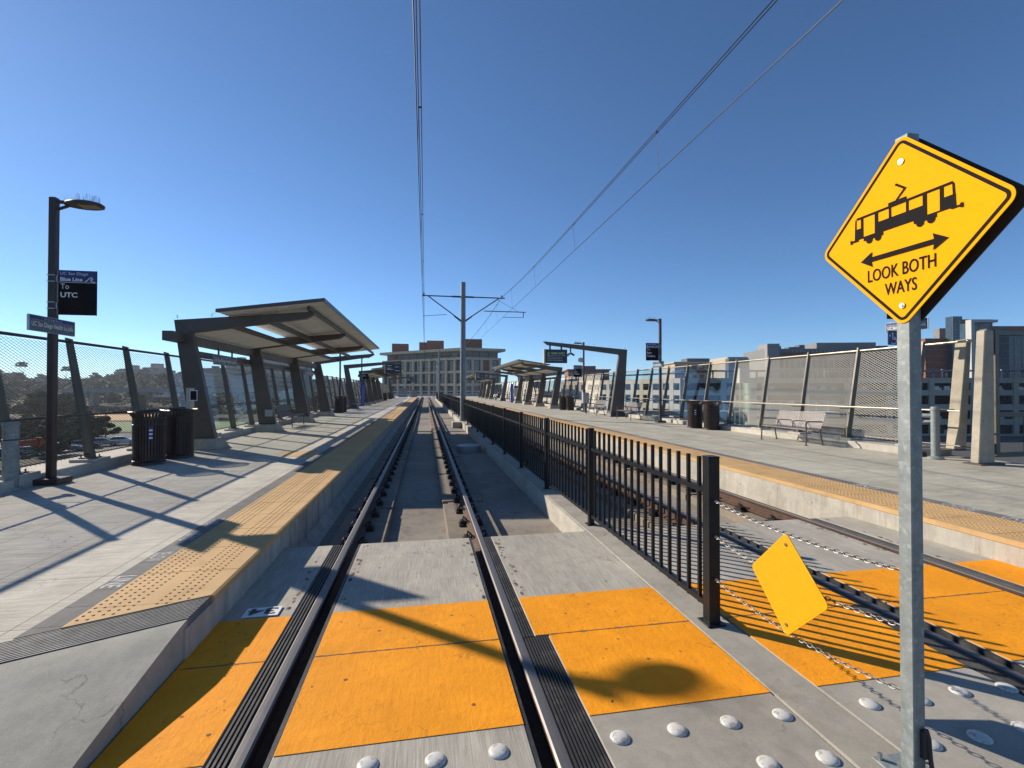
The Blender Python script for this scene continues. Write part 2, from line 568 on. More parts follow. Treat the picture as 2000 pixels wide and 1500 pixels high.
def copy_tree(o, loc=None, rz=None, label=None, parent=None, mats=None):
    c = o.copy()
    COL.objects.link(c)
    if parent is not None:
        c.parent = parent
    if loc is not None:
        c.location = loc
    if rz is not None:
        c.rotation_euler.z = rz
    if label:
        c['label'] = label
    if mats and o.type == 'MESH' and o.data.materials and o.data.materials[0].name in mats:
        c.data = o.data.copy()
        c.data.materials[0] = MATS[mats[o.data.materials[0].name]]
    for ch in list(o.children):
        copy_tree(ch, parent=c, mats=mats)
    return c


HP = 0.24                       # platform height above the rails
MX = 4.214                      # mirror: x on one side is MX - x on the other
FAR = 96.0


def mir(dx=0.0):
    return lambda p: (MX + dx - p[0], p[1], p[2])


# ------------------------------------------------------------------ ground far below, hills
def hgt(x, y):
    d = math.hypot(x, y)
    a = math.degrees(math.atan2(x, y))
    z = -8.5
    if d > 300:
        t = min(1, (d - 300) / 420)
        t = t * t * (3 - 2 * t)
        k = 1.0 if a < -8 else max(0.35, 1.0 - (a + 8) / 30)
        bumpy = 1 + 0.30 * math.sin(a * 0.21 + 1) + 0.16 * math.sin(a * 0.63) + 0.07 * math.sin(a * 1.7 + d * 0.01)
        z += 19 * k * t * bumpy
    return z


g = MB()
NA, rings = 180, [0, 30, 80, 150, 220, 300, 340, 380, 430, 480, 540, 600, 660, 720, 900, 1200]
for r_ in rings:
    for i in range(NA):
        a = 2 * math.pi * i / NA
        x, y = r_ * math.sin(a), r_ * math.cos(a)
        g.v.append((x, y, hgt(x, y)))
for j in range(len(rings) - 1):
    for i in range(NA):
        g.f.append((j * NA + i, j * NA + (i + 1) % NA, (j + 1) * NA + (i + 1) % NA, (j + 1) * NA + i))
        g.m.append(0)
struct(g.build('ground', 'dry_ground', smooth=True, norm=False))


def patch(name, mat, corners, z):
    m = MB()
    m.add([(*at(u, d), z) for u, d in corners], [tuple(range(len(corners)))])
    return struct(m.build(name, mat, norm=False))


patch('road', 'asphalt', [(-700, 55), (330, 78), (330, 90), (-700, 62)], -8.46)
patch('street', 'asphalt', [(-900, 90), (-900, 104), (500, 112), (500, 99)], -8.46)
patch('lawn', 'grass', [(-700, 78), (85, 84), (88, 93), (-700, 92)], -8.45)
patch('field', 'grass', [(195, 114), (470, 118), (480, 150), (196, 150)], -8.45)
patch('sports_court', 'court', [(190, 156), (300, 158), (300, 196), (185, 194)], -8.44)
patch('parking_area', 'asphalt', [(-400, 205), (420, 205), (420, 262), (-400, 262)], -8.45)
patch('plaza', 'asphalt', [(1000, 30), (2300, 30), (2300, 104), (1000, 190)], -8.45)

# ------------------------------------------------------------------ track bed, crossing, platforms
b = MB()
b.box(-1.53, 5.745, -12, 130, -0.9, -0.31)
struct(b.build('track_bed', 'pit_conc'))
b = MB()
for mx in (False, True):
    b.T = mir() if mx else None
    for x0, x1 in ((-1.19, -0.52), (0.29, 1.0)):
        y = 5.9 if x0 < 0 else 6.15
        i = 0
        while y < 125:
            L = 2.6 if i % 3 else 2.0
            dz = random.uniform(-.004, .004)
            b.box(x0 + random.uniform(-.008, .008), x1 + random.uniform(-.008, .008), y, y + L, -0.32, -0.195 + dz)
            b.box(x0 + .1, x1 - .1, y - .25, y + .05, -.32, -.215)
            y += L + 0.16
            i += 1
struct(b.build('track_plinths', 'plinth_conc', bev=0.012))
# crossing slabs
b, bp, bs = MB(), MB(), MB()
rows = [(-8.25, -5.96), (-5.95, -3.66), (-3.65, -1.35), (-1.34, 0.965), (0.975, 3.275), (3.285, 5.59)]
for mx in (False, True):
    T = mir() if mx else None
    for q in (b, bp, bs):
        q.T = T
    for y0, y1 in rows:
        near = y0 < 3.28
        for i, (x0, x1) in enumerate(((-1.522, -1.005), (-0.71, 0.51), (0.86 if near else 0.765, 1.955))):
            (bs if (i == 2 and near) else b).box(x0, x1, y0, y1, -0.3, 0.0)
    for y0, y1 in ((2.43, 3.275), (3.285, 3.90)):
        near = y0 < 3.28
        for x0, x1 in ((-1.518, -1.008), (-0.705, 0.506), (0.865 if near else 0.77, 1.952)):
            bp.box(x0, x1, y0, y1, 0.0005, 0.0035)
struct(b.build('crossing_pavement', 'slab_conc', bev=0.006))
struct(bs.build('plain_pavement', 'slab_plain', bev=0.006))
struct(bp.build('painted_marking', 'orange_paint'))
b = MB()
rs = random.Random(8)
for mx in (False, True):
    b.T = mir() if mx else None
    for x0, x1 in ((-1.5, -1.02), (-.7, .5), (.87, 1.95)):
        x_ = x0
        while x_ < x1:
            e = min(x1, x_ + rs.uniform(.02, .07))
            if rs.random() < .8:
                w0, w1 = rs.uniform(.002, .011), rs.uniform(.002, .011)
                b.add([(x_, 3.28 - w0, .0046), (e, 3.28 - w1, .0046), (e, 3.28 + rs.uniform(.002, .009), .0046), (x_, 3.28 + rs.uniform(.002, .009), .0046)], [(0, 1, 2, 3)])
            x_ = e
    for i in range(26):
        x_, y_ = rs.choice((rs.uniform(-.68, .48), rs.uniform(.9, 1.9), rs.uniform(-1.4, -1.05))), rs.uniform(2.5, 3.85)
        q = rs.uniform(.003, .011)
        b.add([(x_ + math.cos(a) * q * rs.uniform(.5, 1.6), y_ + math.sin(a) * q * rs.uniform(.5, 1.3), .0046) for a in [k * math.pi / 4 for k in range(8)]], [tuple(range(8))])
struct(b.build('paint_chip_marking', 'rust_stain', norm=False))
b = MB()
for mx in (False, True):
    b.T = mir() if mx else None
    for x0, x1, y0, y1, k in ((-1.000, -0.902, -8, 5.59, 4), (0.684, 0.760, 3.285, 5.59, 4), (0.684, 0.855, -8, 3.275, 9)):
        b.box(x0, x1, y0, y1, -.3, -.016)
        p = (x1 - x0) / k
        for i in range(k):
            b.prism([(x0 + p * i + p * .12, -.016), (x0 + p * i + p * .88, -.016), (x0 + p * i + p * .75, -.001), (x0 + p * i + p * .25, -.001)], 'y', y0, y1)
    # thin dark strip on the gauge side
    b.box(-0.735, -0.712, -8, 5.59, -.3, -.004)
    b.box(0.512, 0.532, -8, 5.59, -.3, -.004)
struct(b.build('rubber_strip_surface', 'rubber'))
b = MB()
b.box(1.962, 2.255, -12, FAR, -0.5, 0.0)
struct(b.build('divider_kerb', 'divider_conc', bev=0.012))
b = MB()
b.box(1.935, 1.961, 5.62, FAR, -.4, -.006)
b.box(2.256, 2.28, 5.62, FAR, -.4, -.006)
struct(b.build('kerb_face', 'curb_conc'))

b = MB()
rs = random.Random(5)
for mx in (False, True):
    b.T = mir() if mx else None
    for i in range(60):
        x_ = rs.choice((-.675, -.64, .475, .44, .80, .84, -1.05, -1.08)) + rs.uniform(-.015, .015)
        y_ = rs.uniform(3.95, 5.5)
        q, e = rs.uniform(.007, .019), rs.uniform(1.2, 2.4)
        b.add([(x_ + math.cos(a) * q * rs.uniform(.8, 1.1), y_ + math.sin(a) * q * e * rs.uniform(.8, 1.1), .0012) for a in [k * math.pi / 6 for k in range(12)]], [tuple(range(12))])
struct(b.build('rust_stain_surface', 'rust_stain', norm=False))

# left platform
b = MB()
b.prism([(-1.535, 3.80), (-1.535, FAR), (-6.9, FAR), (-6.9, 3.8 - .5 * 5.365)], 'z', -1.8, HP)
struct(b.build('platform_floor', 'plat_left'))
b = MB()
b.box(-1.533, -1.515, 3.4, FAR, -.45, HP - .045)
b.prism([(-1.515, -.31), (-1.515, -.17), (-1.45, -.25), (-1.38, -.309)], 'y', 5.62, FAR)
y = 4
while y < FAR:                      # form-liner ribs of the face
    b.box(-1.515, -1.509, y, y + .05, -.3, HP - .05)
    y += .36
struct(b.build('platform_wall', 'wall_conc'))
b = MB()
b.mi = 0
b.prism([(-1.53, 3.45), (-1.53, 3.80), (-6.9, 1.115), (-6.9, .765)], 'z', -.3, HP - .006)
d_ = Vector((-1, -.5, 0)).normalized()
nn = Vector((.5, -1, 0)).normalized() * (.35 / 1.118)
p0 = Vector((-1.53, 3.80, HP - .006))
for i in range(13):
    a0, a1 = p0 + nn * ((i + .15) / 13), p0 + nn * ((i + .6) / 13)
    L = d_ * 6.0
    s0 = a0 - d_ * (0) if a0.x <= -1.53 else a0 + d_ * ((a0.x + 1.53) / abs(d_.x))
    s1 = a1 if a1.x <= -1.53 else a1 + d_ * ((a1.x + 1.53) / abs(d_.x))
    up = Vector((0, 0, .008))
    b.hexa([s0, s1, s1 + L, s0 + L, s0 + up, s1 + up, s1 + L + up, s0 + L + up])
struct(b.build('ribbed_pavement', 'grey_rubber'))
b = MB()
xs = [-1.53, -2.5, -4, -6.9]
ss = [(3.45, HP - .004), (3.36, HP - .012), (3.2, HP - .036), (2.15, 0.025), (1.98, .006), (1.9, 0.0), (-9, 0.0)]
vs = [(x, s_ + .5 * (x + 1.53), z) for x in xs for s_, z in ss]
K = len(ss)
b.add(vs, [(i * K + j, i * K + j + 1, (i + 1) * K + j + 1, (i + 1) * K + j) for i in range(3) for j in range(K - 1)])
b.add([(-1.53, s_, z) for s_, z in ss] + [(-1.53, s_, -.3) for s_, z in ss], [(j, j + 1, K + 1 + j, K + j) for j in range(K - 1)])
struct(b.build('ramp_pavement', 'ramp_conc', smooth=True))

# right platform
b = MB()
b.box(5.745, 11.9, -4, FAR, -1.8, HP)
struct(b.build('far_platform_floor', 'plat_right'))
b = MB()
b.box(5.725, 5.744, -4, FAR, -.45, HP - .05)
y = 0
struct(b.build('far_platform_wall', 'wall_conc'))

# tactile paving with its truncated domes
def dome(m, x, y, z, r=.0115, h=.005):
    n = 6
    k = len(m.v)
    for rr, zz in ((r, z), (r * .62, z + h)):
        m.v += [(x + rr * math.cos(i * math.pi / 3), y + rr * math.sin(i * math.pi / 3), zz) for i in range(n)]
    m.f += [(k + i, k + (i + 1) % n, k + n + (i + 1) % n, k + n + i) for i in range(n)] + [tuple(range(k + n, k + 2 * n))]
    m.m += [0] * (n + 1)


def tactile(name, x0, x1, s, y0, y1, ydome):
    """x0 is the edge over the track, x1 the platform side; s = +1 when x grows towards the platform side"""
    m = MB()
    y = y0
    while y < y1:
        e = min(y + .605, y1)
        a, c = sorted((x0, x1))
        if s < 0 and y == y0:
            m.prism([(a, 3.80 - .5 * (-1.53 - a)), (-1.71, 3.71), (a, 3.71)], 'z', HP - .04, HP + .008)
        elif s < 0 and y < 3.8:
            m.prism([(a, 3.714), (-1.71, 3.714), (c, 3.80), (c, e), (a, e)], 'z', HP - .04, HP + .008)
        else:
            m.box(a, c, y + .004, e, HP - .04, HP + .008)
        y += .61
    edge = x0
    m.prism([(edge - s * .0, HP + .008), (edge - s * .02, HP - .002), (edge - s * .02, HP - .045), (edge, HP - .045)], 'y', (3.80 if s < 0 else y0), y1)
    wd = abs(x1 - x0)
    cols = [wd - .03 - .058 * i for i in range(5)] + [.135 + .058 * i for i in range(4)]
    y = y0 + .03
    while y < ydome:
        for c_ in cols:
            x = x0 + s * c_
            if s < 0 and y < 3.83 - .5 * (-1.53 - x):
                continue
            dome(m, x, y, HP + .0079)
        y += .058
    return struct(m.build(name, 'tactile', norm=False))


tactile('tactile_paving', -1.53, -2.245, -1, 3.10, FAR, 34)
tactile('far_tactile_paving', 5.74, 6.58, 1, 1.5, FAR, 26)
b = MB()
b.prism([(-2.25, 3.44), (-2.25, FAR), (-2.43, FAR), (-2.43, 3.35)], 'z', HP, HP + .005)
b.box(6.585, 6.80, 0, FAR, HP, HP + .005)
struct(b.build('grey_strip_surface', 'strip_grey'))
b = MB()
for wd, y in (('LINE', 4.065), ('YELLOW', 4.635), ('BEHIND', 5.205), ('STAND', 5.775)):
    b.text(wd, (-2.41, y + .25, HP + .0065), (0, -1, 0), (1, 0, 0), .24, .13, .012)
    b.text(wd, (-2.41, y + 9.6 + .25, HP + .0065), (0, -1, 0), (1, 0, 0), .24, .13, .012)
for wd, y in (('STAND', 4.1), ('BEHIND', 4.75), ('YELLOW', 5.4), ('LINE', 6.05)):
    b.text(wd, (6.78, y, HP + .0065), (0, 1, 0), (-1, 0, 0), .36, .16, .012)
    b.text(wd, (6.78, y + 7.8, HP + .0065), (0, 1, 0), (-1, 0, 0), .36, .16, .012)
struct(b.build('lettering_marking', 'worn_letters', norm=False))
# ochre crossing mark on the platform with pale diagonal bars
b = MB()
b.add([(-3.32, 11.5, HP + .003), (-2.5, 11.2, HP + .003), (-2.45, 12.15, HP + .003), (-3.38, 12.5, HP + .003)], [(0, 1, 2, 3)])
struct(b.build('ochre_marking', 'tactile', norm=False))
b = MB()
for i in range(4):
    x = -3.2 + i * .22
    b.add([(x, 11.45, HP + .0055), (x + .03, 11.45, HP + .0055), (x + .03, 12.3, HP + .0055), (x, 12.3, HP + .0055)], [(0, 1, 2, 3)])
struct(b.build('pale_line_marking', 'white_soffit', norm=False))

# fence kerbs
b = MB()
b.box(-6.9, -6.0, 5.0, FAR, HP - .02, .40)
struct(b.build('platform_kerb', 'curb_conc', bev=.012))
b = MB()
b.box(10.9, 11.9, 8.9, FAR, HP - .02, .40)
struct(b.build('far_platform_kerb', 'curb_conc', bev=.012))

# ------------------------------------------------------------------ rails with fasteners
def rail(x, label):
    t = thing('track_rail', label, 'rail', (x, 0, 0), 'running rails of the two tracks')
    m = MB()
    prof = [(-.07, -.17), (.07, -.17), (.07, -.155), (.012, -.13), (.010, -.045), (.034, -.035), (.036, -.010), (.026, -.001), (0, .0), (-.026, -.001), (-.036, -.010), (-.034, -.035), (-.010, -.045), (-.012, -.13), (-.07, -.155)]
    m.prism([(x + a, c) for a, c in prof], 'y', -12, 128)
    for i, f in enumerate(m.f):
        if i >= 2 and (i - 2) in (7, 8):
            m.m[i] = 1
        if i >= 2 and (i - 2) in (6, 9):
            m.m[i] = 1
    m.build('rail_bar', ['rail_side', 'rail_top'], t)
    return t


def fastener_proto(t, x, y):
    m = MB()
    m.box(x - .17, x + .17, y - .1, y + .1, -.196, -.172)
    for s in (-1, 1):
        m.box(x + s * .075, x + s * .155, y - .055, y + .055, -.172, -.13)
        pts = [(x + s * .12, y - .05, -.13), (x + s * .12, y - .045, -.09), (x + s * .115, y, -.075), (x + s * .11, y + .045, -.09), (x + s * .07, y + .05, -.12), (x + s * .05, y + .01, -.14)]
        m.path(pts, .011, 6)
    return m.build('rail_clip', 'fastener', t)


rails = [rail(-0.860, 'shiny rail next to the kerb of the tan-edged platform on the shaded side'),
         rail(0.645, 'shiny rail of the open track that runs beside the black picket fence'),
         rail(MX - 0.645, 'rusty rail just behind the black picket fence'),
         rail(MX + 0.860, 'rusty rail beneath the stained wall of the sunny platform')]
for t in rails:
    first = fastener_proto(t, t.location.x, 6.1)
    for i in range(1, 95):
        c = first.copy()
        c.location.y = i * 0.72
        COL.objects.link(c)

# ------------------------------------------------------------------ black picket fence on the divider
fx = 2.105
t = thing('picket_fence', 'long black metal picket fence standing on the concrete divider between the tracks', 'fence', (fx, 3.23, 0))
posts = [3.23, 5.85]
while posts[-1] < 92:
    posts.append(posts[-1] + 2.26)
for i, y in enumerate(posts):
    r_ = .044 if i == 0 else .034
    if abs(y - 26.5) < .3:
        y -= .5
    MB().box(fx - r_, fx + r_, y - r_, y + r_, 0.002, 1.235).box(fx - r_ - .004, fx + r_ + .004, y - r_ - .004, y + r_ + .004, 1.235, 1.243).box(fx - r_ - .03, fx + r_ + .03, y - r_ - .03, y + r_ + .03, 0.001, .012).build('post', 'black_paint', t, bev=.003)
rb = MB()
rb.box(fx - .017, fx + .017, 3.26, 92, .10, .14).box(fx - .017, fx + .017, 3.26, 92, .955, .995)
rb.build('horizontal_rail', 'black_paint', t)
pk = []
for a, c in zip(posts, posts[1:]):
    k = max(1, round((c - a) / .158))
    for j in range(1, k):
        pk.append(a + (c - a) * j / k)
pk = [y for y in pk if abs(y - 26.5) > .3]
p0 = MB().box(fx - .0135, fx + .0135, pk[0] - .0135, pk[0] + .0135, .09, 1.222).build('picket', 'black_paint', t, bev=.002)
for y in pk[1:100]:
    c = p0.copy()
    c.location.y = y - pk[0]
    COL.objects.link(c)
m = MB()
for y in pk[100:]:
    m.box(fx - .0135, fx + .0135, y - .0135, y + .0135, .09, 1.222)
struct(m.build('distant_pickets', 'black_paint', t), 'stuff')

# ------------------------------------------------------------------ leaning mesh fences
def diamonds(T, ylen, hgt_, s=.0145, wd=.052, rib=.0042, dep=.004):
    m = MB()
    L = int(hgt_ / s)
    K = int(ylen / (wd / 2))
    for j in range(L):
        ph = j % 2
        for i in range(K):
            za = j * s + (s / 2 if (i + ph) % 2 else -s / 2) + .02
            zb = j * s + (s / 2 if (i + 1 + ph) % 2 else -s / 2) + .02
            ya, yb = i * wd / 2, (i + 1) * wd / 2
            m.add([(0, ya, za - rib / 2), (0, yb, zb - rib / 2), (dep, yb, zb + rib / 2), (dep, ya, za + rib / 2)], [(0, 1, 2, 3)])
    sh, off = T
    m.v = [(off[0] + p[0] + sh * p[2], off[1] + p[1], off[2] + p[2]) for p in m.v]
    return m


def mesh_fence(label, xb, xt, zt, ys, glass, xh, side, rail_mat, mesh_mat, sr):
    t = thing('mesh_fence', label, 'fence', (xb, ys[0], .4))
    lean = (xt - xb) / (zt - .47)
    post0 = pad0 = mesh0 = glass0 = None
    for i, y in enumerate(ys):
        if post0 is None:
            m = MB()
            m.hexa([(xb - .085, y - .024, .47), (xb + .085, y - .024, .47), (xb + .085, y + .024, .47), (xb - .085, y + .024, .47),
                    (xt - .06, y - .022, zt), (xt + .05, y - .022, zt - .03), (xt + .05, y + .022, zt - .03), (xt - .06, y + .022, zt)])
            m.box(xb - .13, xb + .13, y - .11, y + .11, .45, .472)
            for sx in (-1, 1):
                for sy in (-1, 1):
                    m.tube((xb + sx * .1, y + sy * .085, .47), (xb + sx * .1, y + sy * .085, .51), .012, 6)
            zc = 1.28
            xc = xb + lean * (zc - .47)
            m.tube((xc, y, zc - .05), (xh, y, zc - .05), .011, 6).tube((xh, y, zc - .05), (xh, y, zc - .01), .011, 6)
            post0 = m.build('fence_post', 'fence_post', t)
            pad0 = MB().box(xb - .2, xb + .2, y - .25, y + .25, .395, .45).build('pad', 'curb_conc', t, bev=.01)
        else:
            for o in (post0, pad0):
                c = o.copy()
                c.location.y = y - ys[0]
                COL.objects.link(c)
    for i, (a, c_) in enumerate(zip(ys, ys[1:])):
        gap = c_ - a - .12
        if glass(a):
            if glass0 is None:
                z0, z1 = .5, zt - .12
                x0, x1 = xb + lean * (z0 - .47), xb + lean * (z1 - .47)
                glass0 = MB().hexa([(x0 - .004, a + .06, z0), (x0 + .004, a + .06, z0), (x0 + .004, c_ - .06, z0), (x0 - .004, c_ - .06, z0),
                                    (x1 - .004, a + .06, z1), (x1 + .004, a + .06, z1), (x1 + .004, c_ - .06, z1), (x1 - .004, c_ - .06, z1)]).build('glass_panel', 'clear_glass', t)
                gy = a
            else:
                c = glass0.copy()
                c.location.y = a - gy
                COL.objects.link(c)
        else:
            if mesh0 is None:
                m = diamonds((lean, (xb + .0, a + .06, .5)), gap, zt - .62, **sr)
                mesh0 = m.build('mesh_panel', mesh_mat, t, norm=False)
                my = a
            else:
                c = mesh0.copy()
                c.location.y = a - my
                COL.objects.link(c)
    zr = zt - .085
    xr = xb + lean * (zr - .47)
    MB().tube((xr, ys[0] - 1.2, zr), (xr, ys[-1], zr), .028, 10).build('top_rail', rail_mat, t, smooth=True)
    MB().tube((xb + lean * .08, ys[0] - 1.2, .53), (xb + lean * .08, ys[-1], .53), .012, 8).build('bottom_rail', 'lamp_brown', t, smooth=True)
    MB().tube((xh, ys[0] - 1.2, 1.29), (xh, ys[-1], 1.29), .018, 10).build('handrail', rail_mat, t, smooth=True)
    return t


yl = [5.14 + 1.70 * i for i in range(int((FAR - 6) / 1.7))]
yr = [9.25 + 1.70 * i for i in range(int((FAR - 10) / 1.7))]
mesh_fence('tall fence of outward leaning posts on the valley side, behind the shaded benches and bins', -6.22, -6.59, 2.72, yl, lambda y: 13 < y < 31, -5.97, -1, 'lamp_brown', 'mesh_backlit', dict(s=.027, wd=.092, rib=.0075, dep=.004))
mesh_fence('tall leaning post fence with sunlit diamond mesh behind the sunny platform, facing the car park', 11.22, 11.60, 2.88, yr, lambda y: 16 < y < 29, 10.98, 1, 'fence_rail', 'mesh_sunlit', dict(s=.031, wd=.112, rib=.0125, dep=.006))

# ------------------------------------------------------------------ canopies
def canopy(T, y0, label, n=4, lab=True):
    loc = (T((-5.6, y0, HP)) if T else (-5.6, y0, HP))
    t = thing('platform_canopy', label, 'canopy', loc, 'steel platform canopies')
    bays = [y0 + 5 * i for i in range(n)]
    for y in bays:
        MB(T).prism([(-5.87, .5), (-5.30, .5), (-5.72, 2.57), (-5.86, 3.19), (-6.27, 3.51)], 'y', y - .09, y + .09).build('column', 'brown_steel', t, bev=.008)
        MB(T).prism([(-6.268, 3.508), (-5.862, 3.192), (-3.13, 3.62), (-2.91, 3.75), (-2.93, 3.82)], 'y', y - .085, y + .085).build('beam', 'brown_steel', t, bev=.008)
        MB(T).hexa([(-6.02, y - .38, HP), (-5.12, y - .38, HP), (-5.12, y + .38, HP), (-6.02, y + .38, HP),
                    (-5.98, y - .24, .497), (-5.24, y - .24, .497), (-5.24, y + .24, .497), (-5.98, y + .24, .497)]).build('plinth', 'precast', t, bev=.01)
    ya, ye = y0 - .7, bays[-1] - 1.2
    rf = MB(T)
    rf.prism([(-5.05, 3.66), (-2.55, 4.01), (-2.55, 4.06), (-5.05, 3.71)], 'y', ya, ye)
    x = -5.0
    y = ya + .05
    while y < ye - .1:                       # ribs of the corrugated deck, running down the slope
        rf.prism([(-5.04, 3.641), (-2.56, 3.991), (-2.56, 4.011), (-5.04, 3.661)], 'y', y, y + .11)
        y += .22
    ro = rf.build('roof', 'soffit', t)
    MB(T).box(-2.548, -2.53, ya, ye, 3.975, 4.075).build('roof_edge', 'brown_steel', ro)
    MB(T).prism([(-5.06, 3.63), (-2.53, 3.985), (-2.53, 4.075), (-5.06, 3.72)], 'y', ya - .02, ya - .002).build('roof_edge', 'brown_steel', ro)
    lo = MB(T)
    lo.prism([(-6.15, 3.205), (-5.0, 3.385), (-5.0, 3.42), (-6.15, 3.24)], 'y', y0 + .09, ye)
    y = y0 + .12
    while y < ye - .1:
        lo.prism([(-6.14, 3.19), (-5.01, 3.37), (-5.01, 3.388), (-6.14, 3.208)], 'y', y, y + .11)
        y += .22
    lo.build('lower_roof', 'soffit', t)
    MB(T).box(-4.995, -4.93, y0 + .09, bays[-1], 3.335, 3.475).build('girder', 'brown_steel', t, bev=.006)
    MB(T).box(-4.14, -4.06, y0 + .09, ye - .1, 3.50, 3.64).build('purlin', 'brown_steel', t)
    MB(T).box(-3.06, -2.98, ya + .45, bays[-1] + .25, 3.815, 3.93).build('purlin', 'brown_steel', t, bev=.006)
    MB(T).box(-6.24, -6.0, ya, bays[-1] + .5, 2.93, 3.165).build('gutter_beam', 'brown_steel', t, bev=.008)
    MB(T).box(-6.22, -6.16, ya + .9, bays[-1], 2.62, 2.80).build('fascia_strip', 'brown_steel', t)
    sp = MB(T)
    for k in range(5):
        bx = -6.2 + k * .78
        bz = 3.53 + (bx + 6.27) * .093
        for a in range(5):
            sp.tube((bx, bays[0] - .05, bz), (bx + random.uniform(-.06, .06), bays[0] - .05 + random.uniform(-.05, .05), bz + .11), .0018, 4)
    sp.build('bird_spikes', 'wire', t, norm=False)
    return t


canopy(None, 13.4, 'big steel canopy on the shaded platform, closest to the crossing, over the metal bench')
canopy(None, 47, 'shaded platform canopy beyond the display frame, farther along the valley side')
canopy(mir(.25), 36.4, 'sunny platform canopy behind the rider alert display, first past the display frame')
canopy(mir(.25), 73, 'small distant canopy on the sunny platform in front of the concrete building')

LN = 'UC San Diego Health La Jolla'


def name_sign(x, y, z0, z1, L, face, label, bright=False, pole=None):
    """station name board lying along the track, facing +x or -x"""
    t = thing('station_name_sign', label, 'sign', (x, y, z0), 'station name boards')
    h = z1 - z0
    MB().box(x - .012, x + .012, y - L / 2, y + L / 2, z0, z1).build('board', 'sign_grey', t, bev=.003)
    xf = x + face * .0135
    MB().box(xf - .001, xf + .001, y - L / 2 + .01, y + L / 2 - .01, z0 + h * .74, z1 - .008).build('blue_band', 'sign_blue', t)
    o = MB()
    ux = (0, face, 0)
    st = y - face * (L / 2 - .04)
    xf += face * .0025
    o.text(LN, (xf, st, z0 + h * .2), ux, (0, 0, 1), L - .08, h * .42, .01)
    o.text('UC San Diego Blue Line', (xf, y - face * L * .2, z0 + h * .79), ux, (0, 0, 1), L * .4, h * .11, .0)
    o.build('lettering', 'white_letters', t, norm=False)
    f = MB()
    f.box(x - .016, x + .016, y - L / 2 - .006, y - L / 2, z0, z1).box(x - .016, x + .016, y + L / 2, y + L / 2 + .006, z0, z1)
    f.box(x - .016, x + .016, y - L / 2, y + L / 2, z1, z1 + .006).box(x - .016, x + .016, y - L / 2, y + L / 2, z0 - .006, z0)
    f.box(xf - .0005, xf + .0005, y - L / 2 + .01, y + L / 2 - .01, z0 + h * .725, z0 + h * .74)
    f.build('frame', 'steel_bolt', t)
    return t


def hung_sign(x, y, z0, z1, L, label, face=1):
    t = name_sign(x, y, z0, z1, L, face, label)
    for s in (-.3, .3):
        MB().box(x - .015, x + .015, y + s * L - .03, y + s * L + .03, z1, 2.95).build('hanger', 'brown_steel', t)
    return t


hung_sign(-5.86, 15.4, 2.46, 2.73, 1.6, 'name board hung under the big shaded canopy between its first two columns')
hung_sign(-5.86, 25.7, 2.46, 2.73, 1.6, 'name board hung under the big shaded canopy between its last two columns')


def wave(o, c, ux, uy, s, w_=.012):
    """little curling wave emblem as a ribbon"""
    pts = [(-1.0, -.45), (-.62, -.3), (-.3, .1), (.0, .42), (.35, .5), (.6, .25), (.5, -.05), (.22, -.02), (.25, .2)]
    p2 = [(.22, .02), (.2, -.3), (.45, -.52), (1.0, -.55)]
    c, ux, uy = Vector(c), Vector(ux), Vector(uy)
    for P in (pts, p2):
        for (a, b_) in zip(P, P[1:]):
            d = Vector((b_[0] - a[0], b_[1] - a[1]))
            n_ = Vector((-d.y, d.x)).normalized() * .11
            e = d.normalized() * .05
            q = [(a[0] - e.x + n_.x, a[1] - e.y + n_.y), (b_[0] + e.x + n_.x, b_[1] + e.y + n_.y), (b_[0] + e.x - n_.x, b_[1] + e.y - n_.y), (a[0] - e.x - n_.x, a[1] - e.y - n_.y)]
            o.add([c + ux * (x * s) + uy * (y_ * s) for x, y_ in q], [(0, 1, 2, 3)])


def blade_sign(x0, x1, y, z0, z1, lines, label, post_side):
    """destination sign at right angles to the track, facing the crossing (-y)"""
    t = thing('destination_sign', label, 'sign', ((x0 + x1) / 2, y, z0), 'destination signs on lamp posts')
    w_, h = x1 - x0, z1 - z0
    MB().box(x0, x1, y - .008, y + .008, z0, z1).build('board', 'sign_black', t, bev=.003)
    zb = z1 - h * .27
    yf = y - .0095
    MB().box(x0 + .006, x1 - .006, yf - .001, yf + .001, zb, z1 - .006).build('blue_band', 'sign_blue', t)
    yf -= .0025
    o = MB()
    X, Z = (1, 0, 0), (0, 0, 1)
    o.text('UC San Diego', (x0 + w_ * .05, yf, z1 - h * .125), X, Z, w_ * .72, h * .085, 0)
    o.text('Blue Line', (x0 + w_ * .05, yf, z1 - h * .245), X, Z, w_ * .58, h * .085, .035)
    wave(o, (x0 + w_ * .82, yf, z1 - h * .2), X, Z, w_ * .13)
    o.add([(x0, yf, zb - .004), (x1, yf, zb - .004), (x1, yf, zb + .002), (x0, yf, zb + .002)], [(0, 1, 2, 3)])
    for i, (tx, ww, bo) in enumerate(lines):
        o.text(tx, (x0 + w_ * .06, yf, zb - h * (.15 + .19 * i)), X, Z, w_ * ww, h * .115, bo)
    o.build('lettering', 'white_letters', t, norm=False)
    px = x0 - .02 if post_side < 0 else x1 + .02
    f = MB()
    f.box(min(px, x0 if post_side < 0 else x1), max(px, x0 if post_side < 0 else x1), y - .012, y + .012, z0, z1)
    for z in (z0 + h * .2, z0 + h * .8):
        f.box(px - .02, px + .02, y - .03, y + .03, z - .05, z + .05)
        for dz in (-.05, .05):
            f.box(px + (.0 if post_side > 0 else -.115), px + (.115 if post_side > 0 else .0), y - .058, y - .053, z + dz - .006, z + dz + .006)
    f.build('bracket', 'steel_bolt', t)
    return t


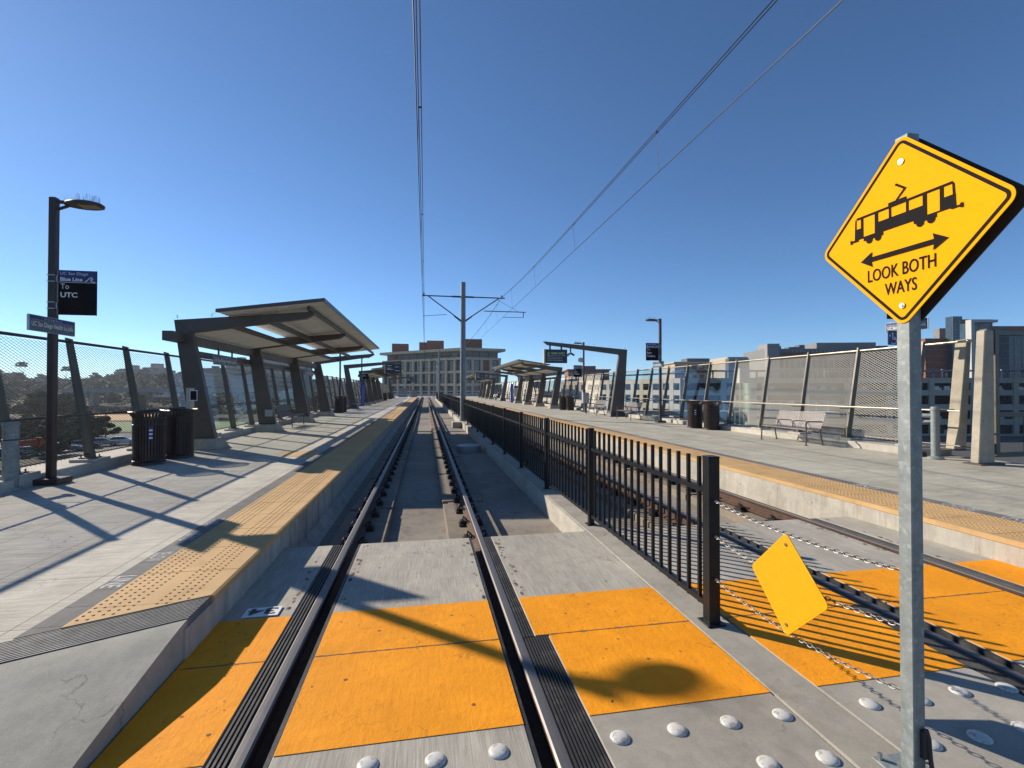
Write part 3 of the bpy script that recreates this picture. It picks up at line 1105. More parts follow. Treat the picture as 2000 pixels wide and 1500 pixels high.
def lamp(x, y, label, s=1, zt=4.82, ext=.57):
    """street lamp: square post on a base plate, oval LED head reaching towards the track"""
    t = thing('street_lamp', label, 'street lamp', (x, y, HP), 'platform lamp posts')
    MB().box(x - .052, x + .052, y - .052, y + .052, HP + .02, zt).build('post', 'lamp_brown', t, bev=.012)
    MB().box(x - .20, x + .20, y - .17, y + .17, HP + .001, HP + .095).build('base', 'lamp_brown', t, bev=.012)
    h = MB()
    cx = x + s * (.052 + .14 + ext / 2 - .05)
    hz = zt - .085
    prof = [(.0, hz + .055), (.55, hz + .05), (.85, hz + .03), (1.0, hz), (.97, hz - .03), (.0, hz - .03)]
    h.lathe([(r * .5, z) for r, z in prof], cx, y, 28, sx=ext * .98, sy=.35)
    h.box(*sorted((x + s * .05, cx - s * ext * .38)), y - .03, y + .03, hz + .0, hz + .04)
    h.bar((x + s * .05, y, hz - .10), (cx - s * ext * .32, y, hz - .015), .05, .025)
    hd = h.build('lamp_head', 'lamp_brown', t, smooth=True)
    le = MB()
    for k in range(3):
        for j in range(6):
            le.box(cx - .02 + s * (j * .045 - .02) - .016, cx - .02 + s * (j * .045 - .02) + .016, y - .08 + k * .06, y - .04 + k * .06, hz - .036, hz - .0305)
    le.build('light_panel', 'beige_box', hd)
    sp = MB()
    for k in range(44):
        a = random.uniform(0, 2 * math.pi)
        rr = random.uniform(.2, .5)
        px, py = cx + math.cos(a) * rr * ext * .95, y + math.sin(a) * rr * .32
        pz = hz + .045 - (rr * 2) ** 4 * .04
        sp.tube((px, py, pz), (px + random.uniform(-.03, .03), py + random.uniform(-.03, .03), pz + .11), .0014, 4, cap=False)
    sp.build('bird_spikes', 'bench_metal', t, norm=False)
    return t


TO_UTC = [('To', .22, 0), ('UTC', .44, .03)]
TO_SY = [('To', .24, 0), ('San', .38, .02), ('Ysidro', .66, .02)]
lamp(-5.865, 8.76, 'dark brown lamp post with one oval head, beside the bins, carrying two station signs', 1)
blade_sign(-5.79, -5.25, 8.76, 2.94, 3.66, TO_UTC, 'black and blue sign To UTC on the big dark lamp post', -1)
name_sign(-5.785, 8.63, 2.63, 2.86, .92, 1, 'station name board fixed to the dark lamp post below the To UTC sign')
lamp(-5.75, 34.0, 'slim dark lamp post next to the bins past the end of the big shaded canopy', 1)
lamp(-5.85, 46.0, 'dark lamp post with a To UTC sign beside the blue pylon on the shaded platform', 1)
blade_sign(-5.78, -5.26, 46.0, 2.7, 3.42, TO_UTC, 'small distant black and blue sign To UTC near the blue pylon', -1)
lamp(10.52, 20.0, 'dark lamp post on the sunny platform beside the two bins, with signs', -1, 4.98)
blade_sign(9.82, 10.44, 20.0, 3.06, 3.86, TO_SY, 'sign To San Ysidro on the tall lamp post beside the display frame', 1)
name_sign(10.45, 20.05, 2.76, 3.01, 1.0, -1, 'station name board on the sunny platform lamp post near the two bins')
lamp(10.62, 30.9, 'distant lamp post with loudspeakers behind the display frame', -1, 4.98)
blade_sign(9.9, 10.48, 30.9, 2.6, 3.4, TO_SY, 'farther sign To San Ysidro seen under the display frame beam', 1)
lamp(10.92, 9.0, 'lamp post on the sunny platform hidden behind the yellow diamond sign', -1, 4.7)
blade_sign(10.27, 10.78, 9.0, 3.34, 4.06, TO_SY, 'black sign whose lower corner shows under the big yellow diamond sign', 1)
name_sign(10.80, 9.0, 3.08, 3.31, .95, -1, 'station name board peeking out beside the galvanised sign post')
t = thing('accessibility_sign', 'small blue wheelchair sign beside the galvanised post of the yellow sign', 'sign', (10.5, 8.9, 2.75))
MB().box(10.16, 10.52, 8.88, 8.895, 2.74, 3.06).build('board', 'sign_blue', t, bev=.002)
o = MB()
cx = 10.30
for k in range(14):
    a0, a1 = -2.4 + k * .27, -2.4 + (k + 1) * .27
    o.add([(cx + math.cos(a) * r, 8.877, 2.84 + math.sin(a) * r) for a, r in ((a0, .07), (a1, .07), (a1, .085), (a0, .085))], [(0, 1, 2, 3)])
o.add([(cx - .03, 8.877, 2.86), (cx - .01, 8.877, 2.86), (cx - .01, 8.877, 2.97), (cx - .03, 8.877, 2.97)], [(0, 1, 2, 3)])
o.add([(cx - .03, 8.877, 2.86), (cx + .07, 8.877, 2.86), (cx + .07, 8.877, 2.88), (cx - .03, 8.877, 2.88)], [(0, 1, 2, 3)])
o.add([(cx - .02 + math.cos(a) * .02, 8.877, 2.995 + math.sin(a) * .02) for a in [i * math.pi / 4 for i in range(8)]], [tuple(range(8))])
o.add([(10.185, 8.877, 2.93), (10.225, 8.877, 2.93), (10.205, 8.877, 2.98)], [(0, 1, 2)])
o.build('wheelchair_symbol', 'white_letters', t, norm=False)

# ------------------------------------------------------------------ display frames with hanging screens
def gantry(T, y, label, zt, xo, xi, xtip, ztip, xb0, xb1):
    loc = T((xb0, y, HP)) if T else (xb0, y, HP)
    t = thing('steel_gantry', label, 'steel frame', loc, 'single steel frames that carry displays')
    MB(T).prism([(xb0, .45), (xb1, .45), (xi, zt - .28), (xo, zt)], 'y', y - .1, y + .1).build('column', 'brown_steel', t, bev=.01)
    MB(T).prism([(xo + .002, zt), (xi, zt - .282), (xtip - .2, ztip - .19), (xtip, ztip - .03), (xtip + .02, ztip)], 'y', y - .095, y + .095).build('beam', 'brown_steel', t, bev=.01)
    MB(T).hexa([(xb0 - .12, y - .38, HP), (xb1 + .15, y - .38, HP), (xb1 + .15, y + .38, HP), (xb0 - .12, y + .38, HP),
                (xb0 - .06, y - .22, .448), (xb1 + .06, y - .22, .448), (xb1 + .06, y + .22, .448), (xb0 - .06, y + .22, .448)]).build('plinth', 'brown_steel', t, bev=.01)
    sp = MB(T)
    for k in range(6):
        bx = xo + (xtip - xo) * (.02 + .19 * k)
        bz = zt + (ztip - zt) * (.02 + .19 * k)
        for a in range(4):
            sp.tube((bx, y, bz), (bx + random.uniform(-.06, .06), y + random.uniform(-.05, .05), bz + .12), .002, 4)
    sp.build('bird_spikes', 'wire', t, norm=False)
    return t


def screen(x0, x1, y, z0, z1, ztop, lines, label):
    t = thing('display_screen', label, 'display', ((x0 + x1) / 2, y, z0), 'hanging passenger displays')
    MB().box(x0, x1, y - .1, y + .1, z0, z1).build('housing', 'screen_black', t, bev=.01)
    MB().box(x0 - .07, x0 - .002, y - .11, y + .11, z0 - .03, z1).build('side_panel', 'beige_box', t)
    o, g_ = MB(), MB()
    w_, h = x1 - x0, z1 - z0
    yf = y - .102
    X, Z = (1, 0, 0), (0, 0, 1)
    if lines:
        tx, tz, ts = x0 + w_ * .1, z1 - h * .36, h * .17
        for a, b_ in (((0, 0), (1, 0)), ((1, 0), (.5, 1)), ((.5, 1), (0, 0))):
            d = Vector((b_[0] - a[0], b_[1] - a[1]))
            n_ = Vector((-d.y, d.x)).normalized() * .07
            g_.add([(tx + (p[0]) * ts, yf, tz + (p[1]) * ts) for p in ((a[0] - n_.x, a[1] - n_.y), (b_[0] - n_.x, b_[1] - n_.y), (b_[0] + n_.x, b_[1] + n_.y), (a[0] + n_.x, a[1] + n_.y))], [(0, 1, 2, 3)])
        g_.text('RIDER ALERT', (x0 + w_ * .27, yf, z1 - h * .35), X, Z, w_ * .62, h * .13, .02)
        g_.build('alert_lettering', 'screen_green', t, norm=False)
        for i, s_ in enumerate(lines):
            o.text(s_, (x0 + w_ * .1, yf, z1 - h * (.5 + .11 * i)), X, Z, w_ * (.8 if i == 0 else .68), h * .065, .0)
    else:
        for i, (a, b_) in enumerate(((.1, .4), (.6, .85), (.1, .35), (.1, .5), (.6, .9))):
            o.add([(x0 + w_ * a, yf, z1 - h * (.2 + .14 * i)), (x0 + w_ * b_, yf, z1 - h * (.2 + .14 * i)), (x0 + w_ * b_, yf, z1 - h * (.15 + .14 * i)), (x0 + w_ * a, yf, z1 - h * (.15 + .14 * i))], [(0, 1, 2, 3)])
    o.build('lettering', 'screen_white', t, norm=False)
    for k in (.2, .72):
        MB().box(x0 + w_ * k, x0 + w_ * k + .08, y - .05, y + .05, z1, ztop).build('hanger', 'brown_steel', t)
    return t


gantry(mir(0), 25.0, 'steel frame over the sunny platform that carries the rider alert display', 3.98, -6.90, -6.42, -2.10, 4.36, -6.68, -5.93)
screen(6.38, 7.62, 25.0, 3.19, 3.93, 4.2, ['Beginning February 1, 2023', 'MTS Security will be', 'enforcing fares on', 'all trains and stations'], 'rider alert display hanging from the steel frame on the sunny platform')
t = thing('security_camera', 'double camera hanging from the display frame beam next to the alert display', 'camera', (7.85, 25, 4.0))
MB().box(7.8, 7.87, 24.97, 25.03, 3.72, 4.12).build('stem', 'brown_steel', t)
MB().bar((7.62, 24.9, 3.6), (7.82, 25, 3.74), .1, .1).build('camera_housing', 'grey_box', t)
MB().bar((8.02, 24.9, 3.62), (7.85, 25, 3.74), .1, .1).build('camera_housing', 'screen_black', t)
gantry(None, 39.0, 'slender steel frame on the shaded platform carrying the dark display', 3.68, -6.34, -5.95, -1.85, 4.06, -5.9, -5.32)
screen(-3.15, -1.9, 39.0, 3.06, 3.78, 3.9, None, 'dark passenger display hanging over the shaded platform edge')
gantry(mir(.25), 62.0, 'distant display frame on the sunny platform behind the first canopy', 3.68, -6.34, -5.95, -1.85, 4.06, -5.9, -5.32)
screen(6.5, 7.7, 62.0, 3.06, 3.78, 3.9, None, 'tiny dark display in front of the distant canopy of the sunny platform')
gantry(None, 84.0, 'last display frame at the far end of the shaded platform', 3.68, -6.34, -5.95, -1.85, 4.06, -5.9, -5.32)
screen(-3.2, -1.9, 84.0, 3.06, 3.78, 3.9, None, 'smallest dark display at the far end of the shaded platform')
t = thing('loudspeaker', 'round loudspeaker on the distant lamp post under the frame beam', 'loudspeaker', (10.4, 30.8, 3.7))
MB().tube((10.3, 30.7, 3.75), (10.5, 30.9, 3.75), .16, 12).build('horn', 'grey_box', t)
MB().box(10.5, 10.62, 30.87, 30.93, 3.72, 3.78).build('bracket', 'lamp_brown', t)

# ------------------------------------------------------------------ bins, benches, bollards, small posts
def bin_(x, y, label, rz=0, sticker=False):
    t = thing('litter_bin', label, 'litter bin', (x, y, HP), 'brown slatted litter bins')
    n = 34
    m = MB()
    for i in range(n):
        a = 2 * math.pi * i / n
        for (r0, z0), (r1, z1) in (((.265, .08), (.275, .80)), ((.275, .80), (.27, .93)), ((.27, .93), (.335, 1.05))):
            c0 = Vector((x + math.cos(a) * r0, y + math.sin(a) * r0, HP + z0))
            c1 = Vector((x + math.cos(a) * r1, y + math.sin(a) * r1, HP + z1))
            tn = Vector((-math.sin(a), math.cos(a), 0)) * .0165
            rd = Vector((math.cos(a), math.sin(a), 0)) * .006
            m.hexa([c0 - tn - rd, c0 + tn - rd, c0 + tn + rd, c0 - tn + rd, c1 - tn - rd, c1 + tn - rd, c1 + tn + rd, c1 - tn + rd])
    m.build('slatted_body', 'bin_brown', t)
    for r_, z, rr in ((.275, .80, .013), (.28, .93, .012), (.34, 1.055, .016), (.27, .08, .014)):
        pts = [(x + math.cos(k * math.pi / 16) * r_, y + math.sin(k * math.pi / 16) * r_, HP + z) for k in range(33)]
        MB().path(pts, rr, 6).build('hoop', 'bin_brown', t)
    m = MB()
    m.lathe([(0, HP + .07), (.25, HP + .07), (.255, HP + .9), (.24, HP + .9), (.235, HP + .1)], x, y, 24)
    m.build('liner', 'void_dark', t)
    m = MB()
    m.lathe([(.29, HP + .01), (.28, HP + .05), (.25, HP + .08), (0, HP + .08)], x, y, 24)
    m.build('foot_ring', 'bin_brown', t)
    if sticker:
        a = -1.15 if x < 0 else -2.2
        m = MB()
        for j in range(3):
            a0, a1 = a + j * .09, a + (j + 1) * .09
            m.add([(x + math.cos(q) * .285, y + math.sin(q) * .285, HP + z) for q, z in ((a0, .50), (a1, .50), (a1, .76), (a0, .76))], [(0, 1, 2, 3)])
        so_ = m.build('sticker', 'sign_blue', t)
        m = MB()
        for k in range(3):
            a0 = a + .03
            m.add([(x + math.cos(q) * .287, y + math.sin(q) * .287, HP + z) for q, z in ((a0, .53 + k * .075), (a0 + .2, .53 + k * .075), (a0 + .2, .56 + k * .075), (a0, .56 + k * .075))], [(0, 1, 2, 3)])
        m.build('sticker_print', 'white_letters', so_)
    return t


bin_(-5.49, 10.75, 'brown slatted bin with blue sticker, closer to the crossing of the shaded pair', sticker=True)
bin_(-5.36, 11.65, 'brown slatted bin half hidden behind the stickered one by the big canopy')
bin_(-5.48, 32.0, 'brown bin standing past the last column of the big shaded canopy')
bin_(-5.45, 33.1, 'brown bin behind another at the slim lamp post on the shaded platform')
bin_(10.40, 17.0, 'brown slatted bin with blue sticker, behind its twin on the sunny platform', sticker=True)
bin_(10.56, 16.15, 'brown slatted bin without sticker at the glass bays of the sunny platform')
bin_(10.0, 33.8, 'narrow dark bin partly hidden beside the first canopy column, sunny side')
bin_(10.35, 33.1, 'dark bin between the display frame and the first sunny canopy')
bin_(-5.4, 66.5, 'tiny dark bin past the second shaded canopy')
bin_(-5.4, 76.0, 'tiny dark bin near the far end of the shaded platform')


def bench(xf, y0, y1, s, label):
    """three-seat slatted metal bench; xf = front edge, s = +1 when the back is at larger x"""
    t = thing('metal_bench', label, 'bench', (xf, (y0 + y1) / 2, HP), 'slatted metal benches')
    prof = [(0.0, .42), (.05, .455), (.25, .445), (.43, .42), (.47, .45), (.56, .66), (.63, .86)]
    k = 30
    st, bk = MB(), MB()
    for i in range(k):
        y = y0 + .03 + (y1 - y0 - .06) * i / (k - 1)
        for j, (a, c) in enumerate(zip(prof, prof[1:])):
            m = st if j < 3 else bk
            m.bar((xf + s * a[0], y, HP + a[1]), (xf + s * c[0], y, HP + c[1]), .032, .008)
    st.build('seat', 'bench_metal', t)
    bk.build('backrest', 'bench_metal', t)
    f = MB()
    f.tube((xf + s * .02, y0, HP + .42), (xf + s * .02, y1, HP + .42), .017, 8)
    f.tube((xf + s * .44, y0, HP + .40), (xf + s * .44, y1, HP + .40), .017, 8)
    f.tube((xf + s * .63, y0, HP + .86), (xf + s * .63, y1, HP + .86), .014, 8)
    f.tube((xf + s * .55, y0, HP + .63), (xf + s * .55, y1, HP + .63), .010, 8)
    f.build('frame', 'bench_frame', t)
    for y in (y0, y1):
        MB().path([(xf + s * .0, y, HP + .01), (xf + s * .015, y, HP + .40), (xf + s * .0, y, HP + .60), (xf + s * .06, y, HP + .645), (xf + s * .5, y, HP + .63)], .019, 8).box(xf - .04, xf + .04, y - .035, y + .035, HP + .001, HP + .012).build('front_leg', 'bench_frame', t, smooth=True)
        MB().path([(xf + s * .44, y, HP + .40), (xf + s * .52, y, HP + .01)], .019, 8).box(xf + s * .52 - .04, xf + s * .52 + .04, y - .035, y + .035, HP + .001, HP + .012).build('rear_leg', 'bench_frame', t, smooth=True)
    for q in (1, 2):
        y = y0 + (y1 - y0) * q / 3
        MB().path([(xf + s * .08, y, HP + .45), (xf + s * .1, y, HP + .60), (xf + s * .16, y, HP + .64), (xf + s * .52, y, HP + .62)], .014, 8).build('armrest', 'bench_frame', t, smooth=True)
    return t


bench(10.0, 11.05, 12.75, 1, 'slatted metal bench in full sun, closest to the crossing, casting a striped shadow')
bench(9.85, 21.7, 23.4, 1, 'metal bench on the sunny platform between lamp post and frame column')
bench(9.8, 26.3, 28.0, 1, 'metal bench just past the steel frame column on the sunny platform')
bench(-5.2, 20.1, 21.9, -1, 'dark metal bench under the big shaded canopy')
bench(-5.2, 36.3, 38.0, -1, 'metal bench in front of the slender frame column on the shaded platform')
bench(9.95, 43.5, 45.2, 1, 'grey bench under the first canopy of the sunny platform')
bench(9.95, 56.0, 57.7, 1, 'small grey bench behind the blue pylon, sunny side')
bench(9.75, 65.2, 66.9, 1, 'distant bench with a seated person on it')

t = thing('galvanised_standpipe', 'stout galvanised pipe post at the edge of the shaded platform before the lamp post', 'pipe', (-6.08, 8.3, HP))
MB().lathe([(0, HP + .04), (.13, HP + .04), (.135, HP + .0), (0, HP)], -6.08, 8.3, 20).lathe([(.092, HP + .04), (.092, 1.2), (.1, 1.2), (.1, 1.24), (.085, 1.28), (0, 1.29)], -6.08, 8.3, 20).build('pipe', 'galv', t, smooth=True)
MB().lathe([(.085, .98), (.096, .985), (.096, 1.0), (.085, 1.005)], -6.08, 8.3, 20).build('band', 'arm_dark', t, smooth=True)
MB().tube((-6.08, 8.3, .92), (-5.98, 8.62, .92), .05, 10).tube((-5.98, 8.62, .92), (-5.96, 8.68, .92), .075, 12).build('valve', 'brick', t, smooth=True)
t = thing('galvanised_standpipe', 'grey pipe post with hose valves beside the tapered posts of the sunny platform', 'pipe', (10.86, 8.45, HP))
MB().lathe([(.15, HP), (.15, HP + .03), (.1, HP + .06), (.078, HP + .07), (.078, 1.3), (.088, 1.3), (.088, 1.34), (.07, 1.37), (0, 1.375)], 10.86, 8.45, 20).build('pipe', 'galv', t, smooth=True)
MB().tube((10.86, 8.45, 1.17), (10.70, 8.82, 1.17), .05, 10).tube((10.70, 8.82, 1.17), (10.66, 8.9, 1.17), .085, 12).tube((10.86, 8.5, 1.05), (10.78, 8.75, 1.03), .03, 8).build('valve', 'galv', t, smooth=True)

# tapered gate posts and gate at the end of the sunny platform
t = thing('tapered_gate_post', 'broad tapered beige post closest to the crossing at the mesh gate', 'gate post', (11.1, 7.75, HP), 'tapered posts at the fence end')
MB().prism([(10.81, HP + .03), (11.21, HP + .03), (11.22, 2.93), (11.0, 2.93)], 'y', 7.60, 7.755).build('post_body', 'precast', t, bev=.012)
MB().box(10.75, 11.35, 7.52, 7.85, HP + .001, HP + .03).build('base_plate', 'brown_steel', t)
t = thing('tapered_gate_post', 'tapered beige post with a handrail stub, between gate post and mesh bays', 'gate post', (11.5, 9.1, .4), 'tapered posts at the fence end')
MB().prism([(11.50, .42), (11.75, .42), (11.93, 2.86), (11.80, 2.86)], 'y', 8.50, 8.74).build('post_body', 'precast', t, bev=.012)
MB().box(11.45, 11.85, 8.45, 8.8, .401, .42).build('base_plate', 'brown_steel', t)
MB().path([(10.98, 8.9, 1.29), (11.2, 8.55, 1.29), (11.45, 8.52, 1.29)], .022, 8).build('handrail_stub', 'fence_rail', t, smooth=True)
t = thing('mesh_gate', 'tall metal mesh gate hung behind the broad tapered post', 'gate', (11.9, 7.9, HP))
f = MB()
for x in (11.72, 13.7):
    f.box(x - .05, x + .05, 7.88, 7.98, HP + .12, 3.0)
for z in (HP + .14, 1.22, 2.93):
    f.box(11.72, 13.7, 7.895, 7.965, z - .05, z + .05)
for x in (12.5, 13.1):
    f.box(x - .018, x + .018, 7.91, 7.95, HP + .15, 1.2)
f.build('gate_frame', 'fence_post', t, bev=.005)
MB().box(11.40, 11.52, 7.84, 8.02, HP, 3.0).build('hinge_post', 'fence_post', t, bev=.005)
for z in (.6, 2.6):
    MB().tube((11.52, 7.93, z), (11.66, 7.93, z), .03, 8).build('hinge', 'arm_dark', t)
m = diamonds((0, (0, 0, 0)), 1.85, 2.55, s=.0205, wd=.074, rib=.005, dep=.004)
m.v = [(11.80 + p[1], 7.93 + p[0], .42 + p[2]) for p in m.v]
m.build('mesh_panel', 'mesh_backlit', t, norm=False)

t = thing('call_post', 'thin beige post with a small black notice between bins and first canopy column', 'post', (-5.62, 12.7, HP))
MB().box(-5.66, -5.56, 12.6, 12.8, HP, 1.78).build('pillar', 'beige_box', t, bev=.008)
MB().box(-5.55, -5.40, 12.56, 12.60, 1.48, 1.72).build('notice', 'sign_black', t)
MB().box(-5.56, -5.39, 12.553, 12.558, 1.47, 1.49).box(-5.56, -5.39, 12.553, 12.558, 1.71, 1.73).box(-5.56, -5.545, 12.553, 12.558, 1.49, 1.71).box(-5.405, -5.39, 12.553, 12.558, 1.49, 1.71).build('notice_border', 'white_letters', t)
tag(MB().box(-5.66, -5.40, 18.29, 18.306, .78, 1.02).build('metal_plate', 'grey_box', bev=.003), 'small grey cover plate on the second column of the big canopy', 'cover plate')

for x, y, lb in ((-5.65, 45.0, 'narrow bright blue pylon beside the dark lamp post on the shaded platform'), (9.9, 54.2, 'narrow bright blue pylon under the sunny canopy next to the map panel')):
    t = thing('information_pylon', lb, 'pylon', (x, y, HP), 'blue information pylons')
    MB().box(x - .15, x + .15, y - .12, y + .12, HP, HP + 2.15).build('pillar', 'post_blue', t, bev=.01)
    MB().box(x + .04, x + .06, y - .123, y - .1205, HP + .1, HP + 1.9).build('stripe', 'white_letters', t)
t = thing('map_panel', 'pale map board beside the blue pylon on the sunny platform', 'notice board', (10.5, 54.6, HP))
MB().box(10.2, 10.85, 54.5, 54.6, .9, 2.2).build('board', 'poster', t, bev=.005)
MB().box(10.2, 10.85, 54.49, 54.499, 1.95, 2.2).build('heading', 'post_blue', t)
for x in (10.22, 10.83):
    MB().box(x - .03, x + .03, 54.52, 54.58, HP, .9).build('leg', 'brown_steel', t)
t = thing('control_cabinet', 'grey metal cabinet on a blue stand beside the distant lamp post', 'cabinet', (10.4, 29.6, HP))
MB().box(10.1, 10.5, 29.5, 29.8, .85, 1.55).build('cabinet_body', 'grey_box', t, bev=.01)
MB().box(10.22, 10.38, 29.55, 29.75, HP, .85).build('stand', 'blue_glass', t)
tag(MB().lathe([(0, -.31), (.4, -.31), (.4, -.1), (.37, -.09), (0, -.085)], 1.42, 15.7, 28).tube((1.32, 15.6, -.08), (1.36, 15.6, -.05), .008, 6).tube((1.36, 15.6, -.05), (1.5, 15.6, -.05), .008, 6).tube((1.5, 15.6, -.05), (1.52, 15.6, -.08), .008, 6).build('drain_cover', 'grey_box', smooth=True), 'low round drain drum with lid handle on the track bed by the kerb', 'drain cover')

# ------------------------------------------------------------------ yellow diamond sign on its galvanised post
px0, px1, py0, py1 = 2.145, 2.2085, 1.772, 1.8355
t = thing('sign_post', 'galvanised square steel post that holds up the yellow diamond sign', 'post', (2.177, 1.804, 0))
MB().box(px0, px1, py0, py1, .012, 2.905).build('tube', 'galv', t, bev=.004)
MB().box(2.07, 2.27, 1.70, 1.91, .0015, .012).build('base_plate', 'galv', t, bev=.002)
for sx in (2.095, 2.25):
    for sy in (1.72, 1.89):
        MB().tube((sx, sy, .012), (sx, sy, .04), .010, 6).build('anchor_bolt', 'steel_bolt', t)
MB().path([(2.182, 1.766, .20), (2.19, 1.755, .23), (2.20, 1.752, .19), (2.205, 1.75, .10), (2.215, 1.745, .02)], .009, 8).box(2.175, 2.203, 1.752, 1.7705, .10, .22).build('latch', 'arm_dark', t)


def rounded_diamond(yc, zc, half, rad, n=7, inset=0.0):
    """outline in (y, z): a square of half-diagonal `half` standing on its corner, corners rounded"""
    h = half - inset * math.sqrt(2)
    side = h * math.sqrt(2) / 2
    r_ = max(.004, rad - inset)
    pts = []
    for k, (sx, sy) in enumerate(((1, 1), (-1, 1), (-1, -1), (1, -1))):
        for i in range(n):
            a = math.pi / 2 * k + math.pi / 2 * i / (n - 1)
            pts.append((sx * (side - r_) + r_ * math.cos(a), sy * (side - r_) + r_ * math.sin(a)))
    c = math.sqrt(.5)
    return [(yc + (p[0] - p[1]) * c, zc + (p[0] + p[1]) * c) for p in pts]


HD = .431
S_T = thing('warning_sign', 'big yellow diamond sign with a tram picture and the words look both ways', 'warning sign', (2.137, 1.80, 2.05))
YC, ZC = 1.80, 2.468
MB().prism(rounded_diamond(YC, ZC, HD + .012, .045), 'x', 2.140, 2.1435).build('plate', 'sign_yellow', S_T)
xs_ = 2.1385
m = MB()
oa, ob_ = rounded_diamond(YC, ZC, HD + .012, .045, inset=.014), rounded_diamond(YC, ZC, HD + .012, .045, inset=.027)
n_ = len(oa)
m.add([(xs_, *p) for p in oa] + [(xs_, *p) for p in ob_], [(i, (i + 1) % n_, n_ + (i + 1) % n_, n_ + i) for i in range(n_)])
m.build('border_line', 'sign_black', S_T, norm=False)


def sp(a, b_):
    """sign coordinates (a = to the reader's right, b = up, metres) to world"""
    return (xs_ - .0008, YC - a, ZC + b_)


tr = MB()


LAY = [0]


def poly(pts):
    LAY[0] += 1
    tr.add([Vector(sp(*p)) - Vector((LAY[0] * 4e-5, 0, 0)) for p in pts], [tuple(range(len(pts)))])


def rect(a0, a1, b0, b1):
    poly([(a0, b0), (a1, b0), (a1, b1), (a0, b1)])


# tram side view: body band, window posts, roof line, doors, pantograph, bogies, couplers
A0, A1, Bf, Bt, Bm = -.240, .226, .024, .134, .078
rect(A0 + .012, A1 - .012, Bt - .011, Bt)                 # roof line
poly([(A0, Bf), (A0 + .008, Bf), (A0 + .010, Bt), (A0 + .004, Bt - .012)])
poly([(A1 - .010, Bf), (A1, Bf), (A1 - .006, Bt - .012), (A1 - .014, Bt)])
for a0, a1 in ((A0 + .004, -.195), (-.130, .108), (.166, A1 - .002)):
    rect(a0, a1, Bf, Bm)                                   # lower body
for a0, a1 in ((-.205, -.193), (-.131, -.115), (-.060, -.050), (.021, .031), (.094, .110), (.164, .178)):
    rect(a0, a1, Bf, Bt - .006)
rect(-.195, -.130, Bf, Bf + .006)
rect(.108, .166, Bf, Bf + .006)
rect(-.062, .022, Bt - .001, Bt + .014)                    # roof box
poly([(-.030, Bt + .012), (-.021, Bt + .012), (.022, Bt + .052), (.015, Bt + .058)])
poly([(.012, Bt + .051), (.023, Bt + .054), (-.024, Bt + .092), (-.031, Bt + .085)])
for c in (-.160, -.115, .082, .128):
    poly([(c + math.cos(a) * .016, Bf - .020 + math.sin(a) * .016) for a in [i * math.pi / 7 for i in range(14)]])
rect(-.190, -.090, Bf - .016, Bf + .001)
rect(.055, .150, Bf - .016, Bf + .001)
rect(A0 - .020, A0 + .02, Bf - .008, Bf + .002)
rect(A0 - .024, A0 - .014, Bf - .013, Bf + .007)
rect(A1 - .02, A1 + .022, Bf - .006, Bf + .002)
rect(A1 + .016, A1 + .026, Bf - .012, Bf + .008)
tr.build('tram_symbol', 'sign_black', S_T, norm=False)
tr = MB()
BA = -.094
rect(-.150, .140, BA - .0115, BA + .0115)
poly([(-.207, BA), (-.145, BA - .037), (-.152, BA), (-.145, BA + .037)])
poly([(.197, BA), (.135, BA + .037), (.142, BA), (.135, BA - .037)])
tr.build('double_arrow', 'sign_black', S_T, norm=False)
tr = MB()
tr.text('LOOK BOTH', sp(-.170, -.204), (0, -1, 0), (0, 0, 1), .316, .060, .008)
tr.text('WAYS', sp(-.083, -.285), (0, -1, 0), (0, 0, 1), .148, .058, .008)
tr.build('lettering', 'sign_black', S_T, norm=False)
for z in (ZC + .315, ZC - .345):
    MB().tube((2.138, YC, z), (2.1345, YC, z), .0125, 14).tube((2.1345, YC, z), (2.131, YC, z), .007, 6).build('bolt', 'steel_bolt', S_T)
t = thing('warning_sign', 'second diamond sign seen only as a dark back behind the yellow face', 'warning sign', (2.215, 1.80, 2.05))
MB().prism(rounded_diamond(YC, ZC, HD + .012, .045), 'x', 2.2105, 2.214).build('plate', 'sign_back', t)

# ------------------------------------------------------------------ chains and their yellow plate
def chain(z0, z1, sag, label):
    t_ = thing('steel_chain', label, 'chain', (2.1, 3.18, z0), 'chains between fence post and sign post')
    a, c = Vector((2.105, 3.175, z0)), Vector((2.165, 1.84, z1))
    L = (c - a).length
    k = 46
    m = MB()
    pt = lambda q: a.lerp(c, q) - Vector((0, 0, 4 * sag * q * (1 - q)))
    for i in range(k):
        p, q = pt(i / k), pt((i + 1) / k)
        d = (q - p).normalized()
        mid_ = (p + q) / 2
        up = Vector((0, 0, 1))
        s_ = d.cross(up).normalized()
        up = s_.cross(d)
        side_ = (s_ * .8 + up * .6) if i % 2 else (s_ * .6 - up * .8)
        hl, wd = (q - p).length * .64, .0105
        loop = [mid_ + d * (math.cos(w2) * hl) + side_ * (math.sin(w2) * wd) for w2 in [j * math.pi / 4 for j in range(8)]]
        for j in range(8):
            m.tube(loop[j], loop[(j + 1) % 8], .0027, 5, cap=False)
    m.build('chain_links', 'chain_metal', t_, norm=False)
    MB().tube((2.105, 3.187, z0), (2.105, 3.165, z0), .012, 10).build('eye_bolt', 'steel_bolt', t_)
    return t_


